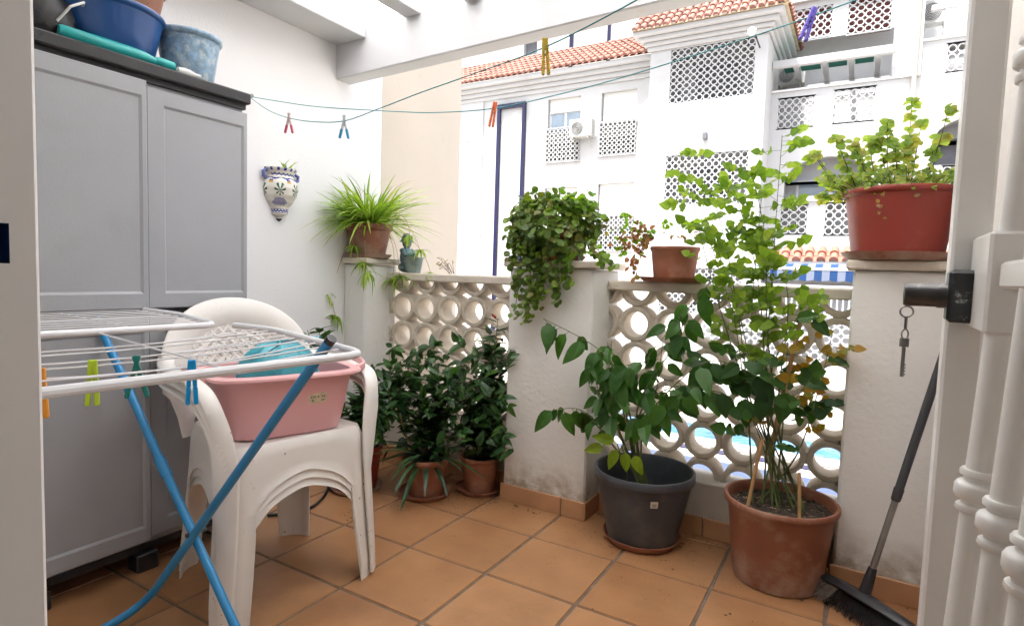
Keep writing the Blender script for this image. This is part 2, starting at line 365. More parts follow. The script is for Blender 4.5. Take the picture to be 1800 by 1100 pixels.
# ------------------------------------------------------------------ walls
mb=MB(); mb.box(-.90,-.668,-1.2,1.228,-1.4,3.0)
tag(mb.build('party_wall','white_wall'),'white rendered side wall behind the grey cupboard, with the painted wall planter on it','wall')
mb=MB(); mb.box(-.90,-.666,1.228,1.99,-1.4,3.2)
tag(mb.build('neighbour_wall','beige_wall'),'cream rendered wall end carrying on beyond the balustrade','wall')
mb=MB(); mb.box(2.03,2.25,-4,1.28,-1.4,2.6)
tag(mb.build('side_wall','side_wall'),'stained off-white wall behind the bars of the open gate','wall')
t=thing('tile_skirting','terracotta tile strip at the foot of the wall behind the broom','skirting',(2.0,0,0))
mb=MB(); mb.box(2.018,2.0295,-1.0,.93,.0,.075,bev=.002); mb.build('tile_strip','skirt',t)
# house behind the camera
t=thing('house','white house wall with the doorway the terrace is seen from','house',(0,-1.2,0))
mb=MB(); mb.box(-.9,1.10,-1.35,-1.13,-.003,3.2); mb.box(1.97,2.03,-1.35,-1.13,0,3.2); mb.box(1.10,1.97,-1.35,-1.13,2.15,3.2)
mb.box(-.9,2.2,-4.2,-4.0,-.3,3.2); mb.box(-.9,2.2,-4,-1.35,2.5,2.6); mb.box(-1.0,-.9,-4.2,-1.2,-.3,3.2)
M['house_in']=mat('house_plaster',(.78,.77,.75),.9,.05,3)
mb.build('wall','house_in',t)
# roof: joists, panels, beam
t=thing('terrace_beam','thick white painted beam crossing above the balustrade','beam',(.7,.93,2.03))
mb=MB(); mb.box(0,2.70,.88,.98,0,.235,Matrix.Translation((-.668,0,2.027))@Matrix.Rotation(-.029,4,'Y'),bev=.006); mb.build('beam_body','beam',t)
for i,(a,b) in enumerate([(-.667,-.453),(-.196,-.10),(.16,.25),(.52,.61),(.88,.97),(1.24,1.33),(1.60,1.69)]):
    t=thing('roof_joist',['white roof joist along the side wall, above the clay pot','first white roof joist out from the side wall','second white roof joist out from the side wall'][i] if i<3 else 'white roof joist hidden above the beam','joist',((a+b)/2,0,2.3),'joists of the terrace roof')
    if i>=3: t['label']='one of the white roof joists further right above the beam'
    MB().box(a,b,-1.12,.878,2.25 if i else 2.20,2.34,bev=.004).build('joist_body','beam',t)
mb=MB(); mb.box(-.667,2.03,-1.12,-.44,2.345,2.42); tag(mb.build('shading_slab','beam'),'unseen solid slab added to shade the near half of the terrace','ceiling')  # opaque slab out of view, added to darken the near floor and cupboard
mb=MB(); mb.box(-.667,2.03,-.438,1.0,2.345,2.35)
tag(mb.build('roof_sheet','sheet'),'cream translucent roof panels lying over the joists','roof')
# ------------------------------------------------------------------ pillars
def pillar(x0,x1,y0,y1,ztop,label,skirt_ret):
    t=thing('pillar',label,'pillar',((x0+x1)/2,(y0+y1)/2,0),'pillars of the terrace balustrade')
    mb=MB(); mb.box(x0,x1,y0,y1,-.003,ztop-.035,bev=.008); mb.build('shaft','pillar',t)
    mb=MB(); mb.box(x0-(.0 if x0<-.6 else .022),x1+.022,y0-.022,y1+.03,ztop-.032,ztop,bev=.006); mb.build('cap','cap',t)
    if skirt_ret is not None:
        mb=MB()
        n=skirt_ret
        for i in range(len(n)-1): mb.box(n[i]+.002,n[i+1]-.002,y0-.012,y0-.001,0,.078,bev=.002)
        mb.box(x1+.001,x1+.011,y0-.01,y1-.05,0,.078,bev=.002)
        mb.build('skirting','skirt',t)
    return t
pillar(-.668,-.511,.955,1.20,1.105,'narrow white pillar at the corner under the spider plant pot',[-.667,-.5])
pillar(.385,.795,.955,1.26,1.11,'broad white pillar in the middle under the ball of trailing leaves',[.375,.69,.80])
pillar(1.732,2.028,.955,1.26,1.13,'white pillar at the right under the big red pot of mint',[1.722,2.027])
# ------------------------------------------------------------------ balustrades
def ring(mb,cx,cz,y0,dp,ro,ri,seg=32,a0=0,a1=2*PI,ch=.004):
    prof=[(ri,y0+dp),(ri,y0+ch),(ri+ch,y0),(ro-ch,y0),(ro,y0+ch),(ro,y0+dp),(ri,y0+dp)]
    full=abs(a1-a0-2*PI)<1e-6; n=seg if full else seg+1
    b=len(mb.v)
    for (r,y) in prof[:-1]:
        for i in range(n):
            a=a0+(a1-a0)*i/seg; mb.v.append((cx+r*math.cos(a),y,cz+r*math.sin(a)))
    K=len(prof)-1
    for j in range(K):
        j2=(j+1)%K
        for i in range(seg):
            i2=(i+1)%n
            mb.face((b+j*n+i,b+j2*n+i,b+j2*n+i2,b+j*n+i2))
def balustrade(x0,x1,label,first,P=.155):
    t=thing('balustrade',label,'balustrade',((x0+x1)/2,1.2,0),'pierced ring balustrades between the pillars')
    y0=1.145; dp=.10
    mb=MB()
    xs=[first+P*k for k in range(-2,8)]
    ro=P/2-.0008; ri=.0545
    for cx in xs:
        if cx<x0-ro*1.2 or cx>x1+ro*1.2: continue
        for r_,cz in enumerate([1.0,.845,.69,.535,.38,.225]):
            a0,a1=0,2*PI; seg=28
            jx=U(-.0012,.0012); yy=y0+U(-.0015,.0015)
            if r_==0: a0,a1,seg=PI,2*PI,16
            if r_==5: a0,a1,seg=0,PI,16
            if cx-ro<x0-.02:   # half hidden inside the pillar
                pass
            ring(mb,cx+jx,cz,yy,dp,ro,ri,seg,a0,a1)
            mb.box(cx+P/2-.011,cx+P/2+.011,y0+.006,y0+dp-.006,cz-.022,cz+.022) if r_ not in(0,5) else None
            if r_ not in (5,): mb.box(cx-.022,cx+.022,y0+.007,y0+dp-.007,cz-P/2-.010,cz-P/2+.010)
    # trim to the bay
    keep=MB()
    o=mb.build('lattice','lattice',t,True,30)
    import bmesh
    bm=bmesh.new(); bm.from_mesh(o.data)
    for X,s in ((x0+.001-t.location.x,1),(x1-.001-t.location.x,-1)):
        bmesh.ops.bisect_plane(bm,geom=bm.verts[:]+bm.edges[:]+bm.faces[:],plane_co=(X,0,0),plane_no=(-s,0,0),clear_outer=True)
    bm.to_mesh(o.data); bm.free()
    MB().box(x0+.001,x1-.001,1.115,1.275,.990,1.032,bev=.006).build('coping','cap',t)
    MB().box(x0+.001,x1-.001,1.10,1.27,-.003,.222,bev=.006).build('low_wall','lowwall',t)
    mb=MB(); n=max(1,int((x1-x0)/.33))
    for i in range(n): mb.box(x0+.012+(x1-x0-.024)*i/n+.002,x0+.012+(x1-x0-.024)*(i+1)/n-.002,1.086,1.098,0,.078,bev=.002)
    mb.build('skirting','skirt',t)
    return t
balustrade(-.511,.385,'ring pattern concrete balustrade behind the dark bushes in the corner',-.413,.159)
balustrade(.795,1.732,'ring pattern concrete balustrade behind the rose and the charcoal pot',.922,.155)
# ------------------------------------------------------------------ ground, pool
mb=MB(); mb.quad((-80,1.31,-1.4),(80,1.31,-1.4),(80,140,-1.4),(-80,140,-1.4)); tag(mb.build('ground','paving'),kind='structure')
mb=MB(); mb.box(-9,9,7.62,8.55,-1.395,-1.37); tag(mb.build('pool_water','water'),kind='structure')
mb=MB(); mb.box(-9.2,9.2,7.40,7.62,-1.396,-1.33,bev=.01); mb.box(-9.2,9.2,8.551,8.8,-1.396,-1.32,bev=.01); tag(mb.build('pool_edge','poolrim'),kind='structure')
mb=MB(); mb.box(-9,9,7.12,7.30,-1.396,-1.385); tag(mb.build('navy_tile_path','navy'),kind='structure')
mb=MB(); mb.box(-9,9,6.1,6.75,-1.396,-1.386); tag(mb.build('mosaic_path','channel'),kind='structure')
# ------------------------------------------------------------------ buildings
def holes_wall(mb,x0,x1,z0,z1,y,holes,depth=.15,yb=None):
    xs=sorted({x0,x1,*[h[0] for h in holes],*[h[1] for h in holes]}); zs=sorted({z0,z1,*[h[2] for h in holes],*[h[3] for h in holes]})
    for i in range(len(xs)-1):
        for j in range(len(zs)-1):
            cx=(xs[i]+xs[i+1])/2; cz=(zs[j]+zs[j+1])/2
            if any(h[0]<cx<h[1] and h[2]<cz<h[3] for h in holes): continue
            mb.quad((xs[i],y,zs[j]),(xs[i+1],y,zs[j]),(xs[i+1],y,zs[j+1]),(xs[i],y,zs[j+1]))
    for h in holes:
        d=h[4] if len(h)>4 else depth
        a,b,c,e=h[:4]
        mb.quad((a,y,c),(a,y,e),(a,y+d,e),(a,y+d,c)); mb.quad((b,y,c),(b,y+d,c),(b,y+d,e),(b,y,e))
        mb.quad((a,y,c),(a,y+d,c),(b,y+d,c),(b,y,c)); mb.quad((a,y,e),(b,y,e),(b,y+d,e),(a,y+d,e))
def ring_screen(x0,x1,z0,z1,y,parent,pitch=.2,dp=.04,matn='fac',name='lattice_screen'):
    nx=max(1,round((x1-x0)/pitch)); nz=max(1,round((z1-z0)/pitch)); px=(x1-x0)/nx; pz=(z1-z0)/nz
    mb=MB(); seg=12
    for i in range(nx+1):
        for j in range(nz+1):
            # staggered layout: rings centred on a square grid, half cells at the border are clipped by the frame
            if i==nx or j==nz: continue
            cx=x0+px*(i+.5); cz=z0+pz*(j+.5); b=len(mb.v)
            for (r,yy) in ((.36,0),(.5,0),(.36,dp),(.5,dp)):
                for k in range(seg):
                    a=2*PI*k/seg; mb.v.append((cx+r*px*math.cos(a),y+yy,cz+r*pz*math.sin(a)))
            for k in range(seg):
                k2=(k+1)%seg
                mb.face((b+k,b+k2,b+seg+k2,b+seg+k)); mb.face((b+k,b+2*seg+k,b+2*seg+k2,b+k2)); mb.face((b+seg+k,b+seg+k2,b+3*seg+k2,b+3*seg+k))
            # tie pieces
    for i in range(1,nx):
        for j in range(nz):
            cx=x0+px*i; cz=z0+pz*(j+.5); mb.box(cx-.018,cx+.018,y+.004,y+dp,cz-.03,cz+.03)
    for i in range(nx):
        for j in range(1,nz):
            cx=x0+px*(i+.5); cz=z0+pz*j; mb.box(cx-.03,cx+.03,y+.005,y+dp,cz-.018,cz+.018)
    e=.03
    mb.box(x0-e,x1+e,y-.01,y+dp,z0-e,z0); mb.box(x0-e,x1+e,y-.01,y+dp,z1,z1+e)
    return mb.build(name,matn,parent)
def tiles(O,u,v,n,length,rows,rowlen,parent,matn='rooft',pitch=.22,clip=None,name='roof'):
    """barrel tiles: O eave corner, u along the eave, v up the slope, n roof normal"""
    O=V(O);u=V(u).normalized();v=V(v).normalized();n=V(n).normalized(); mb=MB(); seg=6
    c=int(length/pitch)
    for i in range(c):
        for j in range(rows):
            x=(i+.5)*pitch; y=j*rowlen
            if clip and not clip(x,y+rowlen*.5): continue
            P0=O+u*(x+U(-.006,.006))+v*(y+U(-.012,.012))+n*(.02*1+U(0,.008)); P1=O+u*x+v*(y+rowlen*1.12)-n*.004
            b=len(mb.v)
            for (P,r) in ((P0,pitch*.36),(P1,pitch*.30)):
                for k in range(seg+1):
                    a=PI*k/seg; mb.v.append(tuple(P+u*(r*math.cos(a))+n*(r*math.sin(a))))
            for k in range(seg): mb.face((b+k,b+k+1,b+seg+2+k,b+seg+1+k))
            mb.face([b+k for k in range(seg+1)])
            # channel tile
            P0=O+u*(x+pitch/2)+v*y+n*.035; P1=O+u*(x+pitch/2)+v*(y+rowlen*1.1)+n*.02; b=len(mb.v)
            for P in (P0,P1):
                for k in range(5):
                    a=PI+PI*k/4; mb.v.append(tuple(P+u*(pitch*.34*math.cos(a))+n*(pitch*.22*math.sin(a))))
            for k in range(4): mb.face((b+k,b+k+1,b+6+k,b+5+k))
    return mb.build(name,matn,parent,True,50)
YA,YB,YC=16.5,15.2,16.3
# --- A: left wing
A=thing('apartment_building','long white block with navy framed panel, left of the projecting bay','building',(-8,YA,-1.4))
wins=[('w1',rect(962,172,1019,284,YA)),('w2',rect(1056,160,1118,272,YA)),('w3',rect(955,330,1012,450,YA)),('w4',rect(1049,322,1112,440,YA)),('w5',rect(812,202,835,300,YA)),('w6',rect(808,345,832,437,YA)),('w7',rect(804,470,832,520,YA))]
mb=MB(); holes_wall(mb,-19,-3.4,-1.4,7.75,YA,[w[1] for w in wins],.22)
mb.box(-19,-3.4,YA+.9,YA+5,-1.4,7.7)
mb.build('wall','fac',A)
mb=MB()
for k,(d,z0,z1) in enumerate([(.06,7.15,7.30),(.14,7.30,7.44),(.24,7.44,7.58),(.36,7.58,7.74)]): mb.box(-19,-4.02,YA-d,YA-.002,z0,z1-.003,bev=.02)
mb.build('cornice','fac',A)
mb=MB(); p=rect(850,160,852,400,YA)[0]
mb.box(-19,at(848,300,1,YA).x,YA-.05,YA-.002,-1.4,7.14); mb.build('pilaster','fac',A); mb=MB(); mb.box(at(1128,300,1,YA).x,-3.72,YA-.06,YA-.002,-1.4,7.13); mb.build('pilaster','fac',A)
for nm,(a,b,c,d) in wins:
    w=MB(); w.box(a,b,YA+.16,YA+.20,c,d); w=w.build('window','alu',A)
    top=d; h=d-c
    mid=c+h*.52
    sh=MB()
    zs=mid if nm in('w2','w4','w3') else d-(d-mid)*.45 if nm=='w1' else d-(d-mid)*.2
    n=max(2,int((d-zs)/.05))
    for i in range(n): sh.box(a+.03,b-.03,YA+.10,YA+.13,zs+(d-zs)*i/n,zs+(d-zs)*(i+1)/n-.006)
    sh.build('roller_shutter','shutter',w)
    gl=MB()
    if zs>mid+.05:
        m_=(a+b)/2
        gl.box(a+.08,m_-.05,YA+.14,YA+.155,mid-.4,zs-.03); gl.box(m_+.05,b-.08,YA+.14,YA+.155,mid-.4,zs-.03)
        gl.build('pane','glass' if nm!='w6' else 'curtain',w)
    if nm!='w7':
        MB().box(a+.01,b-.01,YA+.12,YA+.15,c+.01,mid-.02).build('dark_pane','grille',w)
    if nm=='w7':
        bb=MB()
        for i in range(9): bb.box(a+(b-a)*i/8-.012,a+(b-a)*i/8+.012,YA-.03,YA-.01,c,d)
        bb.build('window_bars','grille',w)
    else: ring_screen(a-.03,b+.03,c,mid,YA-.06,w,.155,.04)
# navy band
x0,x1=at(875,330,1,YA).x,at(918.5,330,1,YA).x
fr=MB(); e=.06
fr.box(x0-e,x0+e,YA-.10,YA-.003,-1.4,6.94); fr.box(x1-e,x1+e,YA-.10,YA-.003,-1.4,6.94); fr.box(x0+e+.001,x1-e-.001,YA-.10,YA-.003,6.78,6.94)
fr.build('navy_tile_frame','navy',A)
sl=math.radians(33)
tiles((-19,YA-.42,7.76),(1,0,0),(0,math.cos(sl),math.sin(sl)),(0,-math.sin(sl),math.cos(sl)),15.1,7,.36,A)
MB().quad((-19,YA-.40,7.74),(-3.9,YA-.40,7.74),(-3.9,YA-.4+2.2,7.74+1.40),(-19,YA-.4+2.2,7.74+1.40)).build('roof_deck','mort',A)
# --- upper block behind
D=thing('set_back_building','tall plain white block rising behind the long tiled roof','building',(-8,19,-1.4))
YD=19
mb=MB(); h1=rect(921,60,944,112,YD); holes_wall(mb,-24,2,-1.4,16,YD,[h1],.2); mb.build('wall','fac',D)
MB().box(h1[0],h1[1],YD+.19,YD+.22,h1[2],h1[3]).build('window','facd',D)
mb=MB()
for (a,b) in ((1002,1008),(1068,1073)):
    xa,xb=at(a,70,1,YD).x,at(b,70,1,YD).x; mb.box(xa,xb,YD-.05,YD-.003,6,16)
mb.build('navy_tile_band','navy',D)
# --- B: projecting bay
xbl,xbr=-3.72,-.62
B=thing('projecting_bay_building','white projecting bay with two big lattice screens under a tiled eave','building',(-2.2,YB,-1.4))
s1=(-3.13,-.93,5.91,7.36); s2=(-3.13,-.95,3.11,4.47); s3=(-3.13,-.95,.1,1.35)
mb=MB(); holes_wall(mb,xbl,xbr,-1.4,7.6,YB,[s1,s2,s3],1.1)
mb.quad((xbr,YB,-1.4),(xbr,22,-1.4),(xbr,22,7.6),(xbr,YB,7.6)); mb.quad((xbl,YB,-1.4),(xbl,YB,7.6),(xbl,17,7.6),(xbl,17,-1.4))
h=at(1240,240,1,YB)
mb.build('wall','fac',B)
for sc in (s1,s2,s3):
    w=MB().box(sc[0],sc[1],YB+1.05,YB+1.1,sc[2],sc[3]).build('back_room','facr',B)
    MB().box(sc[0]+.45,sc[1]-.5,YB+1.0,YB+1.04,sc[2]+.1,sc[3]-.2).build('door_pane','facd',w)
    ring_screen(sc[0],sc[1],sc[2],sc[3],YB+.02,B,.183,.05)
MB().box(h.x-.06,h.x+.06,YB-.12,YB-.002,h.z-.09,h.z+.09,bev=.01).build('wall_vent','facd',B)
mb=MB()
for k,(d,z0,z1) in enumerate([(.08,7.40,7.52),(.16,7.52,7.63),(.28,7.63,7.75),(.42,7.75,7.88)]):
    mb.box(xbl-d,xbr+d*.9,YB-d,YB-.002,z0,z1-.003,bev=.02); mb.box(xbr+.002,xbr+d*.9,YB+.001,20,z0,z1-.003,bev=.02)
mb.build('cornice','fac',B)
sl=math.radians(40); ea=YB-.5; ex=xbr+.5; LE=ex-(xbl-.45)
tiles((xbl-.45,ea,7.87),(1,0,0),(0,math.cos(sl),math.sin(sl)),(0,-math.sin(sl),math.cos(sl)),LE,6,.36,B,clip=lambda x,y: x<LE-y*.85)
tiles((ex,ea,7.87),(0,1,0),(-math.cos(sl),0,math.sin(sl)),(math.sin(sl),0,math.cos(sl)),5.0,6,.36,B,clip=lambda x,y: x>y*.85,name='side_roof')
mb=MB(); mb.box(xbl-.42,xbr+.45,YB-.46,20,7.885,7.90)
mb.v+=[]; mb.tube([(xbl-.45,ea+1.70,9.26),(ex-1.70,ea+1.70,9.26)],.09,8); mb.tube([(ex-.05,ea+.05,7.95),(ex-1.70,ea+1.70,9.26)],.09,8); mb.build('roof_ridge','mort',B)
# wall lamp on B
lp=at(1322,56,1,YB-.55)
t=thing('wall_lamp','round white globe lamp hanging at the corner of the big upper lattice','lamp',lp)
MB().lathe([(0.001,-.11),(.06,-.09),(.10,-.04),(.11,0),(.10,.05),(.06,.09),(.001,.105)],16,lp).build('globe','alu',t,True)
MB().tube([lp+V((.09,.02,-.08)),lp+V((.12,.05,-.2)),lp+V((.12,.6,-.22))],.02,6).build('bracket','dark',t)
MB().lathe([(.112,-.01),(.118,0),(.112,.01)],16,lp).build('band','mort',t,True)
# --- C: balcony wing
Cb=thing('balcony_building','white balcony block with pergola, arches and lattice parapets, right of the bay','building',(2,YC,-1.4))
p1=rect(1368,172,1430,224,YC); p2=rect(1466,156,1537,214,YC); p3=rect(1372,361,1418,411,YC); p4=rect(1450,357,1497,413,YC)
p5=rect(1665,72,1760,130,YC); p6=rect(1655,290,1760,346,YC)
op1=(xbr+.02,at(1588,120,1,YC).x,6.25,at(1480,90,1,YC).z)     # pergola balcony opening
xa,xb=at(1378,330,1,YC).x,at(1530,330,1,YC).x; arch_z0=at(1440,353,1,YC).z; arch_top=at(1440,276,1,YC).z
xc,xd=at(1638,250,1,YC).x,at(1800,250,1,YC).x; a2z0=at(1660,290,1,YC).z; a2top=at(1690,205,1,YC).z
p1=(max(p1[0],xbr+.1),p1[1],p1[2],p1[3])
o5=(at(1640,40,1,YC).x,at(1800,40,1,YC).x,at(1670,66,1,YC).z,at(1670,-20,1,YC).z)
mb=MB()
H=[p1,p2,p3,p4,p5,p6]
sp=.45
spz=arch_z0+(arch_top-arch_z0)*.45
H+= [(xa,xb,arch_z0,spz,.6)]; spz2=a2z0+(a2top-a2z0)*.5; H+=[(xc,xd,a2z0,spz2,.6)]
ztopC=at(1480,168,1,YC).z
H=[(h[0],h[1],h[2],h[3],h[4] if len(h)>4 else .12) for h in H]
# arch upper part cut as a rectangle then filled with spandrels
Hr=[(xa,xb,spz,arch_top,.6),(xc,xd,spz2,a2top,.6)]
holes_wall(mb,xbr+.001,6.5,-1.4,6.17,YC,[h for h in H if h[3]<6.17 or h in H[:2]]+Hr if False else [h for h in H if h[3]<6.16]+Hr,.12)
for (a,b,z0,z1) in ((xa,xb,spz,arch_top),(xc,xd,spz2,a2top)):
    N_=14; cx=(a+b)/2; hw=(b-a)/2
    for k in range(N_):
        t0=a+(b-a)*k/N_; t1=a+(b-a)*(k+1)/N_
        f=lambda x: z0+(z1-z0)*math.sqrt(max(0,1-((x-cx)/hw)**2))
        mb.quad((t0,YC+.001,f(t0)),(t1,YC+.001,f(t1)),(t1,YC+.001,z1),(t0,YC+.001,z1))
        mb.quad((t0,YC+.001,f(t0)),(t0,YC+.5,f(t0)),(t1,YC+.5,f(t1)),(t1,YC+.001,f(t1)))
# parapet (top level) reaches 6.17, right part taller
xr=at(1600,110,1,YC).x; zr=at(1640,72,1,YC).z
p5=(p5[0],6.4,max(p5[2],6.2),p5[3]); pr=p5; p6=(p6[0],6.4,p6[2],p6[3])
holes_wall(mb,xr,6.5,6.17,zr,YC+.0,[pr],.12)
mb.box(xr-.02,xr+.22,YC-.10,YC+1.5,6.18,12)
# column beside pergola
ca,cb=at(1570,100,1,YC).x,xr-.025
mb.box(ca,cb,YC+.02,YC+1.0,6.18,8.1)
mb.box(-1,6.5,YC+1.9,YC+2.1,-1.4,8.2)
mb.box(o5[0],6.5,YC+.4,YC+1.8,7.0,7.03)
mb.build('wall','fac',Cb)
mb=MB(); mb.box(xbr+.002,xr-.021,YC-.05,YC+.16,6.18,6.23,bev=.01); mb.build('parapet_coping','alu',Cb); mb=MB(); mb.box(xr+.201,6.5,YC-.05,YC+.16,zr+.002,zr+.05,bev=.01)
mb.build('parapet_coping','alu',Cb); mb=MB(); mb.box(at(1418,355,1,YC).x-.02,at(1450,355,1,YC).x+.02,YC-.06,YC+.2,arch_z0+.001,arch_z0+.12); mb.build('parapet_coping','alu',Cb)
for h_ in (p1,p2,p3,p4,p5,p6):
    MB().box(h_[0],h_[1],YC+.5,YC+.52,h_[2]-.05,h_[3]).build('shaded_backing','facr',Cb); ring_screen(h_[0],h_[1],h_[2],h_[3],YC+.01,Cb,.19,.05)
# lower arch interior
mb=MB(); mb.box(xa-.1,xb+.1,YC+.61,YC+.65,arch_z0-.9,arch_top+.3); mb.box(xc,xd,YC+.61,YC+.65,a2z0-.9,a2top+.3); mb.build('balcony_back_wall','facr',Cb)
z_=at(1440,325,1,YC+1.4).z
w=MB().box(xa+.25,xb-.2,YC+.56,YC+.60,arch_z0+.01,z_).build('sliding_door','alu',Cb)
MB().box(xa+.32,(xa+xb)/2+.05,YC+.545,YC+.555,arch_z0+.02,z_-.08).build('pane','glass',w)
MB().box((xa+xb)/2+.15,xb-.28,YC+.545,YC+.555,arch_z0+.02,z_-.08).build('pane','glass',w)
MB().box(xc+.15,xd-.1,YC+.54,YC+.60,a2z0+.01,a2top-.4).build('dark_opening','facd',Cb)
# pergola
pg=MB(); zp=at(1480,98,1,YC-.0).z; zl=at(1368,115,1,YC-.2).z
pg.box(xbr+.01,ca+.05,YC-.25,YC-.1,zp-.17,zp+.02,bev=.01)
for px in (1400,1450,1497,1545):
    x=at(px,90,1,YC).x; pg.box(x-.06,x+.06,YC-.098,YC+1.9,zp-.13,zp+.05)
pg.build('pergola','fac',Cb)
g_=MB()
for a,b in ((1375,1398),(1404,1446),(1453,1493),(1500,1541)):
    x0_,x1_=at(a,90,1,YC+.3).x,at(b,90,1,YC+.3).x; g_.box(x0_+.05,x1_-.05,YC+.2,YC+.9,zp+.02,zp+.06)
g_.build('green_awning','greenaw',Cb)
MB().box(op1[0],ca,YC+1.5,YC+1.55,6.2,zp-.2).build('balcony_inner_wall','facr',Cb)
xdp=at(1606,150,1,YC-.18).x
M['pipe']=mat('cream_downpipe',(.55,.48,.36),.6,.05,3)
MB().tube([(xdp,YC-.17,12),(xdp,YC-.17,2.2)],.045,10).build('downpipe','pipe',Cb,True)
# upper storey behind pergola
YU=YC+1.2
u1=rect(1396,14,1462,66,YU); u2=rect(1492,-20,1567,55,YU); u1=(u1[0]-.5,*u1[1:])
mb=MB(); holes_wall(mb,-.9,ca+.0,8.05,14,YU,[u1,u2],.15); mb.box(-.9,xr,YU-.12,YU-.002,at(1430,2,1,YU).z,at(1430,-14,1,YU).z); mb.build('upper_wall','fac',Cb)
for h_ in (u1,u2):
    MB().box(h_[0],h_[1],YU+.16,YU+.2,h_[2],h_[3]).build('red_blind','facred',Cb); ring_screen(h_[0],h_[1],h_[2],h_[3],YU+.0,Cb,.19,.05)
# upper right frame
mb=MB(); zt=at(1670,6,1,YC).z; mb.box(o5[0]-.05,6.5,YC-.05,YC+.1,zt-.12,zt,bev=.01)
x=at(1668,20,1,YC).x; mb.box(x-.07,x+.07,YC-.04,YC+.09,zr+.06,zt-.121); mb.build('upper_pergola','fac',Cb)
MB().box(o5[0],6.5,YC+.9,YC+.95,zr-.5,zt-.5).build('upper_inner_wall','facr',Cb)
# ---- air conditioners
def ac(cx,cy,cz,w,h,label,fan='left'):
    t=thing('air_conditioner',label,'air conditioner',(cx,cy,cz),'outdoor air conditioning units')
    d=.28
    MB().box(cx-w/2,cx+w/2,cy-d,cy,cz,cz+h,bev=.02).build('casing','ac',t)
    r=h*.36; fx=cx-w*.14
    pr=[(.001,-.012),(r,-.012),(r,0.0)]
    f=MB(); T_=Matrix.Translation((fx,cy-d-.002,cz+h/2))@Matrix.Rotation(PI/2,4,'X')
    f.lathe([(.001,.012),(r*.98,.012),(r,0)],20,T=T_); f.build('fan_disc','grille',t,True)
    f=MB()
    for k in range(1,6):
        q=r*k/5.5; f.lathe([(q-.006,.014),(q,.022),(q+.006,.014)],20,T=T_)
    f.build('fan_guard','ac',t)
    b=MB()
    for s in (-1,1):
        b.box(cx+s*w*.33-.015,cx+s*w*.33+.015,cy-d,cy+.06,cz-.035,cz-.004); b.tube([(cx+s*w*.33,cy-d+.03,cz-.03),(cx+s*w*.33,cy+.06,cz-.28)],.012,5)
    b.build('bracket','ac',t)
x0,x1,z0,z1=rect(1009,214,1049,245,YA)
ac((x0+x1)/2,YA-.13,z0,.80,.56,'white air conditioner between two lattice windows of the long block')
p=at(1388,146,1,YC+1.0); ac(p.x,YC+1.45,p.z,.75,.55,'air conditioner under the pergola beside the projecting bay')
p=at(1652,38,1,YC+.5); ac(p.x-.1,YC+.85,p.z,.6,.6,'air conditioner high on the far right balcony')
# ---- porch
t=thing('tiled_porch','low orange tiled porch roof over a blue striped awning','porch',(1,12.6,-1.4))
s3_=math.atan2(.28,.6)
tiles((-.25,12.5,1.50),(1,0,0),(0,math.cos(s3_),math.sin(s3_)),(0,-math.sin(s3_),math.cos(s3_)),4.75,2,.33,t,'rooft2',.235)
mb=MB(); mb.box(-.25,4.5,12.52,12.62,1.42,1.49); mb.box(-.25,4.5,13.1,13.2,-1.4,1.6); mb.box(-.25,-.10,12.521,13.1,-1.4,1.419); mb.box(4.35,4.5,12.5,13.1,-1.4,1.42)
mb.build('porch_frame','fac',t)
mb=MB()
for x in (1.25,3.0):
    mb.box(x-.5,x+.5,13.06,13.098,-1.2,1.0)
mb.build('dark_opening','facr',t)
t=thing('striped_awning','blue and white striped awning with a scalloped edge under the porch roof','awning',(1,12.2,1.3))
MB().box(-.15,4.2,12.05,12.13,1.30,1.35,bev=.01).build('front_bar','alu',t)
mb=MB(); n=30; wst=.145
for i in range(n):
    x0=-.15+i*wst*.96; x1=x0+wst*.96; mb.cur=0 if i%2 else 1
    N_=4
    for k in range(N_):
        a=x0+(x1-x0)*k/N_; b=x0+(x1-x0)*(k+1)/N_
        z=lambda x: 1.10-.022*math.sin(PI*((x+.15)/(wst*.96*2)%1))
        mb.quad((a,12.06,z(a)),(b,12.06,z(b)),(b,12.06,1.30),(a,12.06,1.30))
    mb.quad((x0,12.1,1.345),(x1,12.1,1.345),(x1,12.5,1.44),(x0,12.5,1.44))
mb.build('canvas',['awnw','awnb'],t)
t=thing('railing_fence','white vertical bar fence below the striped awning','fence',(1,11.6,-1.4))
mb=MB()
for z in (.98,.42): mb.box(-.3,4.4,11.58,11.62,z-.02,z+.02)
for i in range(47): mb.box(-.28+i*.1-.011,-.28+i*.1+.011,11.59,11.612,.44,1.0)
mb.build('bars','alu',t)
t=thing('lattice_fence','long low white pierced wall across the pool','fence',(1,11.5,-1.4))
MB().box(-1.3,5,11.5,11.62,-1.4,-.50).build('wall','fac',t); MB().box(-1.3,5,11.7,11.72,-.45,.37).build('backing','facr',t)
ring_screen(-1.2,3.4,-.47,.38,11.5,t,.17,.05)
MB().box(-1.3,5,11.48,11.7,.415,.43,bev=.01).build('coping','alu',t)
